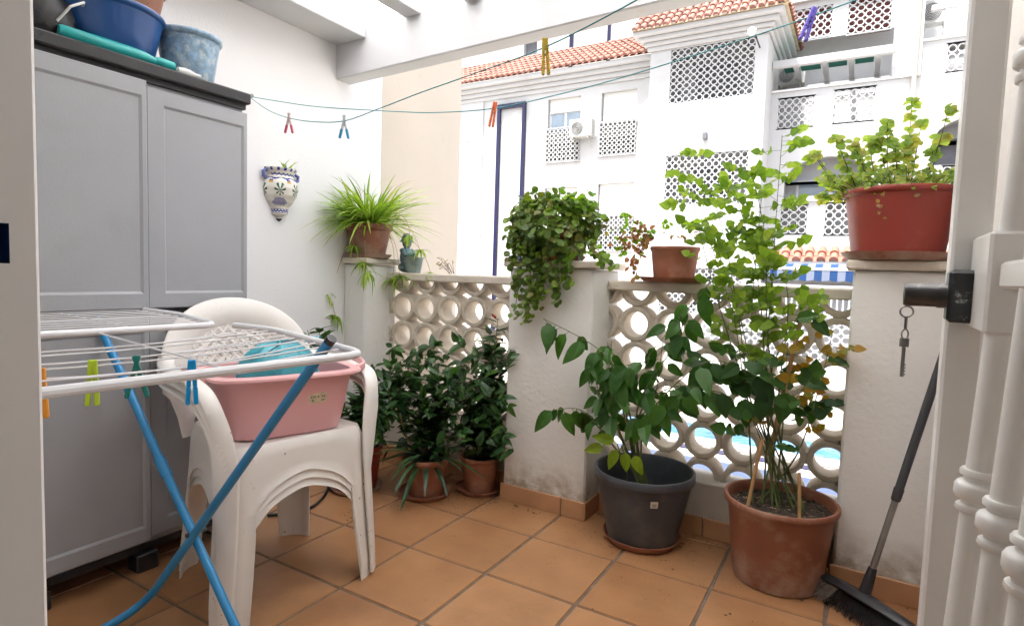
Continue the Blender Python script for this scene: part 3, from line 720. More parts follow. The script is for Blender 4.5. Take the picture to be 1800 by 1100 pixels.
# ------------------------------------------------------------------ cupboard
t=thing('cupboard','tall grey plastic cupboard with black top against the white wall','cupboard',(-.46,-.25,0))
yl,ym,yr=-.655,-.273,.096
MB().box(-.655,-.30,yl+.004,yr-.004,.085,1.645,bev=.004).build('carcass','greyd',t)
mb=MB(); mb.box(-.658,-.262,yl-.008,yr+.006,1.650,1.690,bev=.005); mb.box(-.65,-.285,yl,yr-.002,1.632,1.65); mb.build('top_panel','blackr',t)
mb=MB(); mb.box(-.64,-.292,yl+.01,yr-.01,.870,.890); mb.build('shelf_edge','blackr',t)
mb=MB(); mb.box(-.64,-.30,yl+.01,yr-.01,.060,.084); mb.build('bottom_panel','blackr',t)
for (x,y) in ((-.30,yl+.06),(-.30,ym-.01),(-.30,yr-.06),(-.60,yl+.06),(-.60,ym),(-.60,yr-.06)):
    MB().box(x-.035,x+.03,y-.035,y+.035,0,.062,bev=.004).build('foot','blackr',t)
def door(y0,y1,z0,z1,x,hy):
    mb=MB()
    so,si=.055,.066
    R1=[(y0,z0),(y1,z0),(y1,z1),(y0,z1)]; e=.004
    R0=[(y0+e,z0+e),(y1-e,z0+e),(y1-e,z1-e),(y0+e,z1-e)]
    a,b=y0+so,y1-.016
    a2,b2=a+.008,b-.008
    Ra=[(a,z0+.05),(b,z0+.05),(b,z1-.05),(a,z1-.05)]; Rb=[(a2,z0+.058),(b2,z0+.058),(b2,z1-.058),(a2,z1-.058)]
    Rc=[(a2+.03,z0+.088),(b2-.03,z0+.088),(b2-.03,z1-.088),(a2+.03,z1-.088)]
    lv=[(R1,x-.022),(R1,x-e),(R0,x),(Ra,x),(Rb,x-.006)]
    vs=[];
    for R_,xx in lv: vs+=[(xx,p[0],p[1]) for p in R_]
    fs=[]
    for k in range(len(lv)-1):
        for i in range(4): fs.append((4*k+i,4*k+(i+1)%4,4*k+4+(i+1)%4,4*k+4+i))
    fs.append(tuple(range(4*(len(lv)-1),4*len(lv)))); fs.append((3,2,1,0))
    mb.add(vs,fs); return mb.build('door','greyd',t)
door(yl,ym-.002,.893,1.630,-.262,1); d_=door(ym+.002,yr,.893,1.618,-.276,-1)
door(yl,ym-.002,.105,.868,-.262,1); door(ym+.002,yr,.112,.866,-.276,-1)
# ------------------------------------------------------------------ pots on the cupboard
def potprof(rt,rb,h,rim=.012,rimh=.03,wall=.006):
    return [(0.001,0.0),(rb*.94,0),(rb,.006),(rb+(rt-rim-rb)*.5,(h-rimh)*.5),(rt-rim,h-rimh),(rt-.003,h-rimh+.004),(rt,h-rimh+.010),(rt,h-.004),(rt-.003,h),(rt-rim+.002,h-.001),(rt-rim-.002,h-.008),(rt-rim-wall,h-rimh),(rb+(rt-rim-rb)*.6-wall,(h)*.45),(0.001,h*.45)]
def pot(name,label,cat,c,rt,rb,h,matn,rim=.012,rimh=.03,soil=.85,saucer=None,group=None,seg=48,decor=None,rings=False):
    t=thing(name,label,cat,c,group); c=V(c)
    z=0
    if saucer:
        rs,hs,sm=saucer; z=.008
        MB().lathe([(.001,0),(rs*.86,0),(rs*.97,hs*.7),(rs,hs),(rs-.005,hs),(rs*.93,hs*.65),(rs*.80,.007),(.001,.007)],seg,c).build('saucer',sm,t,True)
    pr=potprof(rt,rb,h,rim,rimh)
    if rings:  # moulded ridge lines on the body
        pr2=[]
        for p_ in pr: pr2.append(p_)
        pr=pr2
    b=MB().lathe(pr,seg,(c.x,c.y,c.z+z)).build('pot_body',matn,t,True,40)
    if soil:
        zz=h*soil; rin=rb+(rt-rim-rb)*soil-.004
        s_=MB(); seg2=28
        rings_=[(rin,zz),(rin*.75,zz+.006),(rin*.5,zz+.002),(rin*.25,zz+.008),(.001,zz+.004)]
        s_.lathe(rings_,seg2,(c.x,c.y,c.z+z))
        s_.v=[(p[0],p[1],p[2]+U(-.004,.004)) for p in s_.v]
        # crumbs
        for k in range(70):
            a=U(0,2*PI);r=rin*math.sqrt(U(0,.92)); q=V((c.x+r*math.cos(a),c.y+r*math.sin(a),c.z+z+zz+.004)); e=U(.002,.006)
            s_.box(q.x-e*U(.6,2),q.x+e,q.y-e,q.y+e*U(.5,2),q.z-e,q.z+e*.7)
        s_.build('soil','soil',t)
    return t
ZT=1.690
pot('glazed_pot','speckled pale blue glazed pot at the right end of the cupboard top','pot',(-.42,-.045,ZT),.112,.078,.185,'bluepot',.010,.022,soil=0)
t=pot('plastic_bowl','large navy blue basin with scuffs on the cupboard top','basin',(-.44,-.315,ZT+.022),.175,.135,.155,'navyplastic',.010,.02,soil=0)
t=thing('stacked_pot','reddish brown pot standing inside the navy basin','pot',(-.44,-.29,ZT+.07))
MB().lathe([(.001,0),(.11,0),(.125,.08),(.150,.20),(.158,.202),(.160,.225),(.152,.23),(.145,.2),(.115,.02),(.001,.02)],40,(-.44,-.29,ZT+.07)).build('pot_body','terra2',t,True,40)
MB().box(-.44+.11,-.44+.128,-.265,-.243,ZT+.20,ZT+.216).build('drain_hole','dark',t)
t=thing('plastic_bottle','teal plastic bottle lying along the cupboard front edge below the navy basin','bottle',(-.30,-.30,ZT))
T_=Matrix.Translation((-.312,-.50,ZT+.024))@Matrix.Rotation(-PI/2,4,'X')@Matrix.Diagonal((1,.8,1,1))
MB().lathe([(.001,0),(.020,.0),(.026,.01),(.027,.12),(.027,.20),(.024,.24),(.015,.275)],24,T=T_).build('bottle_body','tealp',t,True)
MB().lathe([(.015,.2752),(.021,.285),(.022,.30),(.020,.335),(.001,.34)],20,T=T_).build('bottle_cap','tealp',t,True)
T_=Matrix.Translation((-.30,-.115,ZT+.014))@Matrix.Rotation(-PI/2,4,'X')
tag(MB().lathe([(.001,-.045),(.012,-.04),(.016,-.02),(.015,.0),(.009,.02),(.009,.04),(.001,.042)],16,T=T_).build('clear_bottle','clearp',None,True),'small clear plastic bottle lying next to the pale blue glazed pot','bottle')
t=thing('black_bag','crumpled black bag at the left end of the cupboard top','bag',(-.42,-.50,ZT))
mb=MB(); prof=[(.001,0),(.09,.0),(.115,.03),(.11,.08),(.085,.13),(.04,.16),(.001,.165)]
mb.lathe(prof,28,(-.42,-.52,ZT)); mb.v=[(p[0]+U(-.006,.006),p[1]+U(-.006,.006),p[2]+(U(-.006,.006) if p[2]>ZT+.01 else 0)) for p in mb.v]
mb.build('bag_body','blackr',t,True,60); MB().tube([(-.31,-.50,ZT+.05),(-.298,-.47,ZT+.10),(-.31,-.43,ZT+.13),(-.35,-.42,ZT+.12)],.004,6).build('strap','clearp',t)
# ------------------------------------------------------------------ wall planter
t=thing('wall_planter','white wall planter hand painted with blue and green motifs','planter',(-.668,.535,1.39))
def paint(a,z):
    th=(a/PI)   # 0..1 across the half round
    base=(.72,.69,.62); blue=(.03,.05,.28); green=(.03,.13,.07); yel=(.6,.36,.03)
    if z>.108: return blue if math.sin(a*16)>.35 else base
    w=.092+.003*math.sin(a*22)
    if abs(z-w)<.0035 and .12<th<.88: return blue
    if .060<z<.078 : 
        if abs(z-.074+.004*math.cos(a*9))<.004: return blue
    if .034<z<.066:
        k=(th*3.2)%1; dz=(z-.05)/.016
        if abs(k-.5)<.12 and dz>.0: return yel if dz<.6 else blue
    if -.012<z<.055:
        k=(th*3.2+.5)%1-.5; r=math.hypot(k*.10,(z-.022)); ang=math.atan2(z-.015,k*.10)
        if r<.030 and math.sin(ang*7)>.1 : return green
    if -.052<z<-.018:
        k=(th*1.6)%1-.5
        if abs(k)*.1<.03-(abs(z+.04))*.8 and math.sin((z+k*.05)*900)>-.3: return blue
    w=-.076+.003*math.sin(a*18)
    if abs(z-w)<.004: return blue
    if abs(z+.067)<.0015 or abs(z+.086)<.0015: return blue
    if z<-.112: return (.05,.05,.08)
    return base
pr=[(-.125,.001),(-.118,.012),(-.110,.016),(-.104,.010),(-.098,.022),(-.092,.040),(-.07,.042),(-.06,.044),(-.03,.066),(0,.082),(.03,.088),(.055,.084),(.075,.072),(.09,.066),(.105,.072),(.118,.082),(.122,.082)]
def interp(pr,n):
    out=[]
    z0,z1=pr[0][0],pr[-1][0]
    for i in range(n+1):
        z=z0+(z1-z0)*i/n
        for k in range(len(pr)-1):
            if pr[k][0]<=z<=pr[k+1][0]+1e-9:
                f=(z-pr[k][0])/(pr[k+1][0]-pr[k][0]); f=f*f*(3-2*f)*.5+f*.5
                out.append((pr[k][1]*(1-f)+pr[k+1][1]*f,z)); break
    return out
MP=attrmat('painted_ceramic')
cx,cy,cz=-.667,.535,1.385
mb=MB(); mb.lathe(interp(pr,110),150,(cx,cy,cz),a0=-PI/2,a1=PI/2,fn=lambda a,z:paint(a+PI/2,z)); mb.build('planter_body',MP,t,True,60)
mb=MB(); mb.lathe([(.082,.122),(.076,.124),(.070,.10),(.001,.09)],40,(cx,cy,cz),a0=-PI/2,a1=PI/2); mb.col=(.72,.69,.62); mb.m=mb.m; mb.c=[(.72,.69,.62)]*len(mb.f); mb.build('planter_lip',MP,t,True)
mb=MB()
for s in (-1,1):
    mb=MB(); mb.tube([(cx+.012,cy+s*.078,cz+.11),(cx+.016,cy+s*.098,cz+.10),(cx+.016,cy+s*.096,cz+.08),(cx+.012,cy+s*.078,cz+.072)],.008,8)
    mb.c=[(.12,.14,.35)]*len(mb.f); mb.build('handle',MP,t,True)
mb=MB()
for k in range(14):
    mb.leaf((cx+.03,cy+U(-.05,.05),cz+.10),(U(-.1,.5),U(-1,1),U(.4,1)),(0,0,1),U(.05,.09),.010,U(.2,.6),.2,5,lambda q:min(1,2.2*(1-q))*min(1,q*6))
mb.build('plant','lf_spider',t)
# ------------------------------------------------------------------ clothes lines and pegs
W0=V((-.668,.374,1.805))
l1=[W0,V((-.45,.315,1.705)),V((-.237,.255,1.635)),V((-.02,.196,1.585)),V((.192,.138,1.553)),V((.40,.080,1.554)),V((.63,.017,1.56)),V((.87,-.048,1.562)),V((1.10,-.112,1.566)),V((1.338,-.177,1.596)),V((1.7,-.276,1.66)),V((2.03,-.367,1.74))]
l2=[W0,V((-.45,.364,1.755)),V((-.256,.354,1.712)),V((-.07,.346,1.678)),V((.115,.337,1.648)),V((.29,.329,1.620)),V((.455,.321,1.598)),V((.697,.309,1.582)),V((.95,.297,1.595)),V((1.214,.285,1.622)),V((1.617,.266,1.682)),V((2.03,.247,1.77))]
def smoothpts(P,n=4):
    out=[]
    for i in range(len(P)-1):
        p0=P[max(i-1,0)];p1=P[i];p2=P[i+1];p3=P[min(i+2,len(P)-1)]
        for k in range(n):
            t=k/n; out.append(.5*((2*p1)+(p2-p0)*t+(2*p0-5*p1+4*p2-p3)*t*t+(3*p1-p0-3*p2+p3)*t**3))
    out.append(P[-1]); return out
L1,L2=smoothpts(l1),smoothpts(l2)
tag(MB().tube(L1,.0016,6).build('clothes_line','line',None,True),'sagging teal clothes line carrying the pink and the blue and white pegs','clothes line','teal clothes lines')
tag(MB().tube(L2,.0016,6).build('clothes_line','line',None,True),'teal clothes line carrying the orange and the violet pegs','clothes line','teal clothes lines')
tag(MB().lathe([(.012,0),(.012,.004),(.004,.006),(.004,.02),(.009,.022),(.009,.027),(.001,.028)],16,T=Matrix.Translation(W0)@Matrix.Rotation(PI/2,4,'Y')@Matrix.Translation((0,0,-.002))).build('wall_hook','chrome',None,True),'small metal hook holding the clothes lines to the wall','hook')
def peg(pos,ang,spread,label,c1,c2=None,yaw=YAW,size=.075,group='pegs on the clothes lines'):
    """two-leg spring peg, jaws at pos (gripping the line), legs down"""
    t=thing('clothes_peg',label,'clothes peg',pos,group)
    pos=V(pos); R0=Matrix.Translation(pos)@Matrix.Rotation(-yaw,4,'Z')@Matrix.Rotation(ang,4,'Y')
    m1=pegmat('peg_plastic',c1); m2=pegmat('peg_grip',c2) if c2 else m1
    for s in (-1,1):
        a=spread*s
        T_=R0@Matrix.Translation((0,0,-size*.32))@Matrix.Rotation(-a,4,'Y')
        l=MB(); x0,x1=(.0006,.0080) if s>0 else (-.0080,-.0006)
        l.box(x0,x1,-.005,.005,-size*.22,size*.42,T_,bev=.0012)
        lg=l.build('peg_leg',m1,t)
        g_=MB(); g_.box(x0-(.0004 if s<0 else 0),x1+(.0004 if s>0 else 0),-.0055,.0055,-size*.66,-size*.22-.0002,T_,bev=.0018); g_.build('peg_grip',m2,t)
    s_=MB(); s_.lathe([(.0058,-.006),(.0068,-.003),(.0058,0),(.0068,.003),(.0058,.006)],12,T=R0@Matrix.Translation((0,0,-size*.30))@Matrix.Rotation(PI/2,4,'X')); s_.build('spring','chrome',t,True)
    return t
def on_line(L,px):
    best=None
    for i in range(len(L)-1):
        for k in range(6):
            p=L[i].lerp(L[i+1],k/6); q=p-CAM; x=900+F*q.dot(CR)/q.dot(fw)
            if best is None or abs(x-px)<best[0]: best=(abs(x-px),p)
    return best[1]
up=V((0,0,.012))
peg(on_line(L1,508)+up,0,.22,'transparent peg with pink grips on the line near the cupboard',(.55,.45,.45),(.50,.05,.12))
peg(on_line(L1,605)+up,0,.22,'white peg with blue grips and blue jaws on the line',(.55,.62,.66),(.0,.25,.45))
peg(on_line(L2,870)+up,.15,.03,'orange peg on the line above the navy framed panel',(.70,.17,.07))
peg(on_line(L1,957)+up,-.06,.035,'yellow peg on the line in front of the tiled roof',(.68,.50,.08))
peg(on_line(L2,1437)+up,.30,.05,'violet peg at the top right end of the line',(.15,.12,.60))
# ------------------------------------------------------------------ stacked chairs
CH=thing('plastic_chair','topmost white plastic chair of the stack, holding the pink basin','chair',(.06,-.06,0),'stacked white plastic chairs')
CX,CY=.06,-.06
def chair_mesh():
    def P(x,y,z): return (CX+x,CY+y,z)
    # perimeter of the seat (rounded trapezoid): front at +x
    hf,hb,xf,xb=.232,.190,.225,-.205
    def per(t):   # t 0..1, start front-left corner centre, ccw; returns pos, outward normal
        cs=[(xf,-hf),(xf,hf),(xb,hb),(xb,-hb)]; rad=.06
        pts=[]
        for i in range(4):
            p=V((*cs[i],0)); a=V((*cs[i-1],0)); b=V((*cs[(i+1)%4],0))
            u=(a-p).normalized(); w=(b-p).normalized()
            for k in range(9):
                f=k/8; A=p+u*rad; B_=p+w*rad
                pts.append((A*(1-f)**2+p*2*f*(1-f)+B_*f*f, i, f))
            q0=p+w*rad; q1=b+(p-b).normalized()*rad
            for k in range(1,40):
                f=k/40; pts.append((q0.lerp(q1,f),i,1+f))
        return pts
    pts=per(0); n=len(pts)
    cen=V((0.01,0,0))
    nor=[]
    for i in range(n):
        d=(pts[(i+1)%n][0]-pts[i-1][0]).normalized(); nor.append(V((d.y,-d.x,0)))
    zs=.465
    # distance along perimeter to nearest corner mid
    S=[0]
    for i in range(n): S.append(S[-1]+(pts[(i+1)%n][0]-pts[i][0]).length)
    tot=S[-1]; corner=[S[4],S[4+48],S[4+96],S[4+144]]
    side=[corner[i+1]-corner[i] if i<3 else tot-corner[3]+corner[0] for i in range(4)]
    def dc(s):
        return min(min(abs(s-c),tot-abs(s-c)) for c in corner)
    zj=.27
    th=.004
    def wleg(z): # half extent of the leg around the corner at height z
        return .036+.024*(z/zj)+(.16*max(0,(z-.27)/.105)**2.6 if z>.27 else 0)
    def zbot(s):
        d=dc(s)
        # arch: invert wleg
        if d<=wleg(zj): return zj
        z=zj
        while z<.375 and wleg(z)<d: z+=.002
        return z
    def flare(z): return .035*((zs-z)/zs)**1.1
    sk=MB(); rows=7
    ZB=[zbot(S[i]) for i in range(n)]; Z0=ZB[:]
    for _ in range(4): ZB=[zj if Z0[i]<=zj+1e-6 else (ZB[i-1]+ZB[i]+ZB[(i+1)%n]+ZB[i-2]+ZB[(i+2)%n])/5 for i in range(n)]
    grid=[]
    for i in range(n):
        zb=ZB[i]; lipf=min(1,(zb-zj)/.03); col=[]
        for r in range(rows+1):
            z=zs+(zb-zs)*(r/rows); 
            off=nor[i]*(flare(z)+(-.012 if r==0 else .0065*lipf if r==rows else 0)); col.append(pts[i][0]+off+V((0,0,z-(0 if r else -.003))))
        grid.append(col)
    front=lambda z_: z_
    # seat top: dished rings, with front lip drooping
    ringsN=6
    for i in range(n):
        inner=[]
        for k in range(1,ringsN+1):
            f=k/ringsN; p=pts[i][0].lerp(cen,f); z=zs+.003-.018*math.sin(min(1,f*1.2)*PI/2); inner.append(V((p.x,p.y,z)))
        grid[i]=inner[::-1]+grid[i]
    K=len(grid[0]); b=len(sk.v)
    for i in range(n):
        for k in range(K): sk.v.append(P(*grid[i][k]))
    for i in range(n):
        # inner skin slightly inside
        for k in range(K):
            q=grid[i][k]-nor[i]*th*(1 if k>=ringsN else 0)-V((0,0,th if k<ringsN+1 else 0)); sk.v.append(P(*q))
    o2=b+n*K
    for i in range(n):
        i2=(i+1)%n
        for k in range(K-1):
            sk.face((b+i*K+k,b+i2*K+k,b+i2*K+k+1,b+i*K+k+1)); sk.face((o2+i*K+k,o2+i*K+k+1,o2+i2*K+k+1,o2+i2*K+k))
        k=K-1; sk.face((b+i*K+k,b+i2*K+k,o2+i2*K+k,o2+i*K+k))
    sk.build('seat','chair',CH,True,50)
    # rolled rim along the lower edge of the apron
    rimp=[]
    for i in range(n): rimp.append(V(P(*(grid[i][-1]+nor[i]*.004))))
    for ci in range(4):
        c0=corner[ci]; sgn_s=1
        lg=MB(); rowsL=12; cols=10; G=[]
        for r in range(rowsL+1):
            z=zj*(1-r/rowsL); w=wleg(z); row=[]
            for k in range(cols+1):
                s=(c0-w+2*w*k/cols)%tot
                # sample perimeter
                j=0
                while S[j+1]<s: j+=1
                f=(s-S[j])/(S[j+1]-S[j]); p=pts[j][0].lerp(pts[(j+1)%n][0],f); nn=nor[j].lerp(nor[(j+1)%n],f).normalized()
                edge=.006 if k in (0,cols) else 0
                row.append((p+nn*(flare(z)+edge)+V((0,0,z)),nn))
            G.append(row)
        C1=cols+1; t2=.0045; bb=len(lg.v)
        for row in G:
            for (p,nn) in row: lg.v.append(P(*p))
        for row in G:
            for (p,nn) in row: lg.v.append(P(*(p-nn*t2)))
        oo=bb+(rowsL+1)*C1
        for r in range(rowsL):
            for k in range(cols):
                a=bb+r*C1+k; lg.face((a,a+C1,a+C1+1,a+1)); a+=oo-bb; lg.face((a,a+1,a+C1+1,a+C1))
            a=bb+r*C1; lg.face((a,a+oo-bb,a+C1+oo-bb,a+C1)); a=bb+r*C1+cols; lg.face((a,a+C1,a+C1+oo-bb,a+oo-bb))
        # foot pad
        r=rowsL
        for k in range(cols):
            a=bb+r*C1+k; lg.face((a,a+oo-bb,a+1+oo-bb,a+1))
        # small moulded step near the foot
        pm,nn=G[rowsL-1][cols//2]
        q=V(P(*(pm+nn*.002))); lg.lathe([(.001,.008),(.008,.005),(.010,0),(.008,-.006),(.001,-.008)],10,q)
        lg.build('leg','chair',CH,True,50)
    # arms
    for s in (-1,1):
        path=[(.240,s*.248,.012),(.236,s*.244,.10),(.229,s*.238,.22),(.222,s*.234,.33),(.218,s*.236,.43),(.212,s*.246,.52),(.198,s*.262,.59),(.165,s*.272,.632),(.12,s*.276,.648),(.06,s*.278,.656),(0,s*.278,.659),(-.07,s*.276,.660),(-.14,s*.270,.662),(-.205,s*.255,.668),(-.262,s*.235,.678)]
        pp=smoothpts([V(P(*q)) for q in path],5); n_=len(pp)
        wd=[]
        for i in range(n_):
            zz=pp[i].z; up_=i/(n_-1)>.45; wd.append(.050 if up_ else (.046+.026*min(1,zz/.40) if zz<.40 else max(.050,.072-.022*(zz-.40)/.16)))
        dirs=[]
        for i in range(n_):
            a=min(1,max(0,(pp[i].z-.36)/.20)); dirs.append(V((-.7,.7*s,0)).lerp(V((0,1*s,0)),a))
        MB().ribbon(pp,wd,.012,dirs,.4).build('armrest','chair',CH,True,50)
        # fin giving the front upright its depth
    # backrest: arch band with a lattice inside
    def bp(u,h):  # u lateral -1..1, h height above seat, -> point on the reclined curved back
        y=u; x=-.205-.100*(h/.48)-.06*(1-(u/.25)**2)*1.0+.02; return V(P(x,y,.465+h))
    def arch(s,r):   # s 0..1 around the outline, r inset
        a=PI*s; 
        Rx=.268-r; 
        y=-Rx*math.cos(a); 
        h=.165+( .245-r)*math.sin(a)**.85
        return (y,h)
    bk=MB(); pts_=[];dirs=[]
    pre=[(-.19,.0),(-.205,.06),(-.222,.12)]
    N_=36
    mid=[bp(*arch(i/N_,.050)) for i in range(N_+1)]
    inn=[bp(*arch(i/N_,.100)) for i in range(N_+1)]; out=[bp(*arch(i/N_,0)) for i in range(N_+1)]
    pts_=[bp(-.185,0),bp(-.192,.07),bp(-.205,.14)]+mid+[bp(.205,.14),bp(.192,.07),bp(.185,0)]
    dirs=[(out[0]-inn[0])]*3+[out[i]-inn[i] for i in range(N_+1)]+[(out[-1]-inn[-1])]*3
    wds=[.05,.06,.08]+[.102]*(N_+1)+[.08,.06,.05]
    bk.ribbon(pts_,wds,.013,dirs,.45)
    bk.build('backrest','chair',CH,True,50)
    la=MB()
    # inner arch rib and diagonal lattice
    def inside(y,h,r=.095):
        Rx=.268-r
        if abs(y)>=Rx: return False
        a=math.acos(-y/Rx) if abs(y)<Rx else 0
        top=.165+(.245-r)*math.sin(a)**.85
        return h<top and h>.04
    st=.038
    for k in range(-16,17):
        for sg in (-1,1):
            run=[]
            for j in range(0,70):
                h=.04+j*.007; y=k*st+sg*(h-.2)*.9
                if inside(y,h): run.append(bp(y,h))
                elif run:
                    if len(run)>2: la.ribbon(run,.013,.005,V((0,1,.0)),.3)
                    run=[]
            if len(run)>2: la.ribbon(run,.013,.005,V((0,1,0)),.3)
    ir=[bp(*arch(i/N_,.135)) for i in range(2,N_-1)]
    la.ribbon(ir,.016,.009,[ (bp(*arch(i/N_,.12))-bp(*arch(i/N_,.15))) for i in range(2,N_-1)],.4)
    la.build('back_lattice','chair',CH,True,50)
chair_mesh()
ROTC=-.20
zst=.026
labels=['topmost white plastic chair of the stack, holding the pink basin','second white plastic chair from the top of the stack','bottom white plastic chair of the stack, standing on the tiles']
chairs=[CH]+[copy_tree(CH) for _ in range(2)]
for i,c in enumerate(chairs):
    c['label']=labels[i]; k=2-i
    c.location=(.078-k*.001,-.062,k*zst); c.rotation_euler=(0,0,ROTC+U(-.006,.006))
# ------------------------------------------------------------------ pink basin and bag
BX,BY,BZ=.105,-.055,.465+2*zst-.006
t=thing('washing_basin','pink plastic washing basin on the stacked chairs','basin',(BX,BY,BZ))
def sup(a,rx,ry,e=4.5):
    c,s=math.cos(a),math.sin(a); k=(abs(c)**e+abs(s)**e)**(-1/e); return c*k*rx,s*k*ry
RB=Matrix.Translation((BX,BY,BZ))@Matrix.Rotation(-.36,4,'Z')
def basin(prof,seg=72):
    mb=MB(); b=0
    for (rx,ry,z) in prof:
        for i in range(seg):
            x,y=sup(2*PI*i/seg,rx,ry); mb.v.append(tuple(RB@V((x,y,z))))
    for j in range(len(prof)-1):
        for i in range(seg):
            i2=(i+1)%seg; mb.face((j*seg+i,j*seg+i2,(j+1)*seg+i2,(j+1)*seg+i))
    return mb,seg
pf=[(.04,.05,.0),(.125,.17,.0),(.135,.18,.006),(.150,.198,.09),(.163,.213,.180),(.166,.216,.183),(.187,.237,.187),(.192,.243,.193),(.190,.242,.200),(.168,.220,.205),(.160,.211,.200),(.145,.194,.09),(.130,.175,.012),(.04,.05,.008)]
mb,sg=basin(pf); n_=len(pf); mb.face(range(sg-1,-1,-1)); mb.face([(n_-1)*sg+i for i in range(sg)]); mb.build('basin_body','pink',t,True,50)
mb=MB()
for s in (-1,1):
    pts_=[RB@V((x,s*y,z)) for x,y,z in ((-.09,.238,.193),(-.085,.262,.201),(-.05,.272,.207),(0,.274,.209),(.05,.272,.207),(.085,.262,.201),(.09,.238,.193))]
    MB().ribbon(smoothpts(pts_,3),.026,.012,V((0,0,1)),.4).build('handle','pink',t,True,50)
# sticker on the near long side (+x side of basin, towards the chair front)
def side_pt(y,z):
    f=(z-.006)/(.180-.006); return RB@V((.135+(.163-.135)*f+.0012,y,z))
stk=MB(); stk.add([side_pt(.045,.098),side_pt(.105,.104),side_pt(.105,.138),side_pt(.045,.132)],[(0,1,2,3)]); st=stk.build('sticker','paper',t)
stk=MB(); stk.m=[]
off=RB.to_3x3()@V((.0008,0,0))
for k in range(8):
    y=.052+k*.006; z=.108+.1*(y-.045)*.1
    for rw in (0,1):
        if random.random()<.8:
            zz=z+rw*.012; stk.add([side_pt(y,zz)+off,side_pt(y+.0035,zz)+off,side_pt(y+.0035,zz+.006+U(-.002,.002))+off,side_pt(y,zz+.006)+off],[(0,1,2,3)])
stk.build('print','ink',st)
t=thing('plastic_bag','knotted teal plastic bag inside the pink basin','bag',RB@V((-.02,-.03,.10)))
mb=MB(); c=RB@V((-.03,.01,.155)); seg=40
prof=[(.001,-.09),(.08,-.088),(.115,-.05),(.13,.0),(.125,.05),(.10,.09),(.06,.118),(.02,.13),(.001,.132)]
mb.lathe(prof,seg,c,sx=.85,sy=1.1)
rnd=[U(-1,1) for _ in range(64)]
mb.v=[((p[0]-c.x)*(1+.06*math.sin(p[2]*90+math.atan2(p[1]-c.y,p[0]-c.x)*7))+c.x+U(-.004,.004),(p[1]-c.y)*(1+.06*math.sin(p[2]*70+math.atan2(p[1]-c.y,p[0]-c.x)*5))+c.y+U(-.004,.004),p[2]+.006*math.sin(math.atan2(p[1]-c.y,p[0]-c.x)*9)+U(-.002,.002)) for p in mb.v]
mb.build('bag_body','tealbag',t,True,70)
mb=MB()
q=c+V((.03,.08,.12))
for k in range(5): mb.leaf(q,(U(-.2,.3),U(.4,1),U(.1,.6)),(0,0,1),U(.04,.075),.035,U(-.2,.3),.4,4)
mb.build('knot_ears','tealbag',t)
MB().tube([c+V((.06,-.10,.10)),c+V((.06,-.03,.135)),c+V((.05,.05,.14)),c+V((.08,.10,.10)),c+V((.10,.11,.06))],.002,6).build('cord','dark',t)
# ------------------------------------------------------------------ drying rack
t=thing('drying_rack','folding clothes drying rack with white wires and crossed blue legs','drying rack',(.15,-.7,0))
rt=.0085
def arc(P,rad=.05,n=6):
    """polyline with rounded corners"""
    P=[V(p) for p in P]; out=[P[0]]
    for i in range(1,len(P)-1):
        a,b,c=P[i-1],P[i],P[i+1]; u=(a-b).normalized();w=(c-b).normalized(); r=min(rad,(a-b).length*.45,(c-b).length*.45)
        A=b+u*r;B_=b+w*r
        for k in range(n+1):
            f=k/n; out.append(A*(1-f)**2+b*2*f*(1-f)+B_*f*f)
    out.append(P[-1]); return out
# wing 1 (near) and centre section
wing=[(.33,-1.07,.866),(.805,-1.075,.866),(.852,-.43,.868),(.245,-.262,.872),(.20,-.30,.872)]
MB().tube(arc([(.22,-1.07,.868),(.80,-1.07,.868),(.855,-.415,.868),(.36,-.27,.872),(.215,-.29,.875)],.06),rt,10).build('wing_frame','rackw',t,True)
MB().tube(arc([(-.58,-1.07,.90),(.165,-1.07,.878),(.185,-.325,.876),(-.10,-.27,.885),(-.60,-.33,.90),(-.58,-1.07,.90)],.05),rt,10).build('centre_frame','rackw',t,True)
mb=MB()
for i in range(9):
    f=(i+1)/10; x0=.20+(.80-.20)*f; x1=.255+(.84-.255)*f
    y1=-.262+(-.43+.262)*max(0,(x1-.30)/.55)-.012
    P0=V((x0,-1.07,.870)); P1=V((x1,y1,.872)); mb.tube([P0.lerp(P1,k/6)+V((0,0,-.012*math.sin(PI*k/6)*(1 if i%3 else 1.8))) for k in range(7)],.0017,6)
mb.build('wing_wires','rackw',t,True)
mb=MB()
for i in range(16):
    f=(i+1)/17; x0=-.57+(.16+.57)*f; x1=-.58+(.18+.58)*f
    P0=V((x0,-1.07,.90-.022*f)); P1=V((x1,-.30-.02*abs(f-.5),.90-.022*f)); mb.tube([P0.lerp(P1,k/4) for k in range(5)],.0017,6)
for y in (-.52,-.80): mb.tube([(-.58,y,.897),(.17,y,.875)],.0022,6)
mb.tube([(.17,-.62,.874),(.84,-.70,.864)],.0022,6)
mb.build('centre_wires','rackw',t,True)
yL=-.415; rl=.0115
yM=yL-.026
def line_to(p,q,z): f=(z-p.z)/(q.z-p.z); return p.lerp(q,f)
legA=at(165,550,1,yL); legB=line_to(legA,at(402,1075,1,yL),.012)
legC=at(578,602,1,yM); legD=line_to(legC,at(330,955,1,yM),.0135)
MB().tube(arc([legA,legB,(.42,-1.0,.012)],.10,8),rl,12).build('leg','blue',t,True)
MB().tube(arc([legC,legD,(legD.x,-1.0,.0135)],.16,10),rl,12).build('leg','blue',t,True)
def coll(c,ax,r,l,name,m_='dark'):
    d=V(ax).normalized(); MB().tube([V(c)-d*l/2,V(c)+d*l/2],r,12).build(name,m_,t,True,50)
coll(legA.lerp(legB,.48),legB-legA,.0145,.06,'leg_joint','blue')
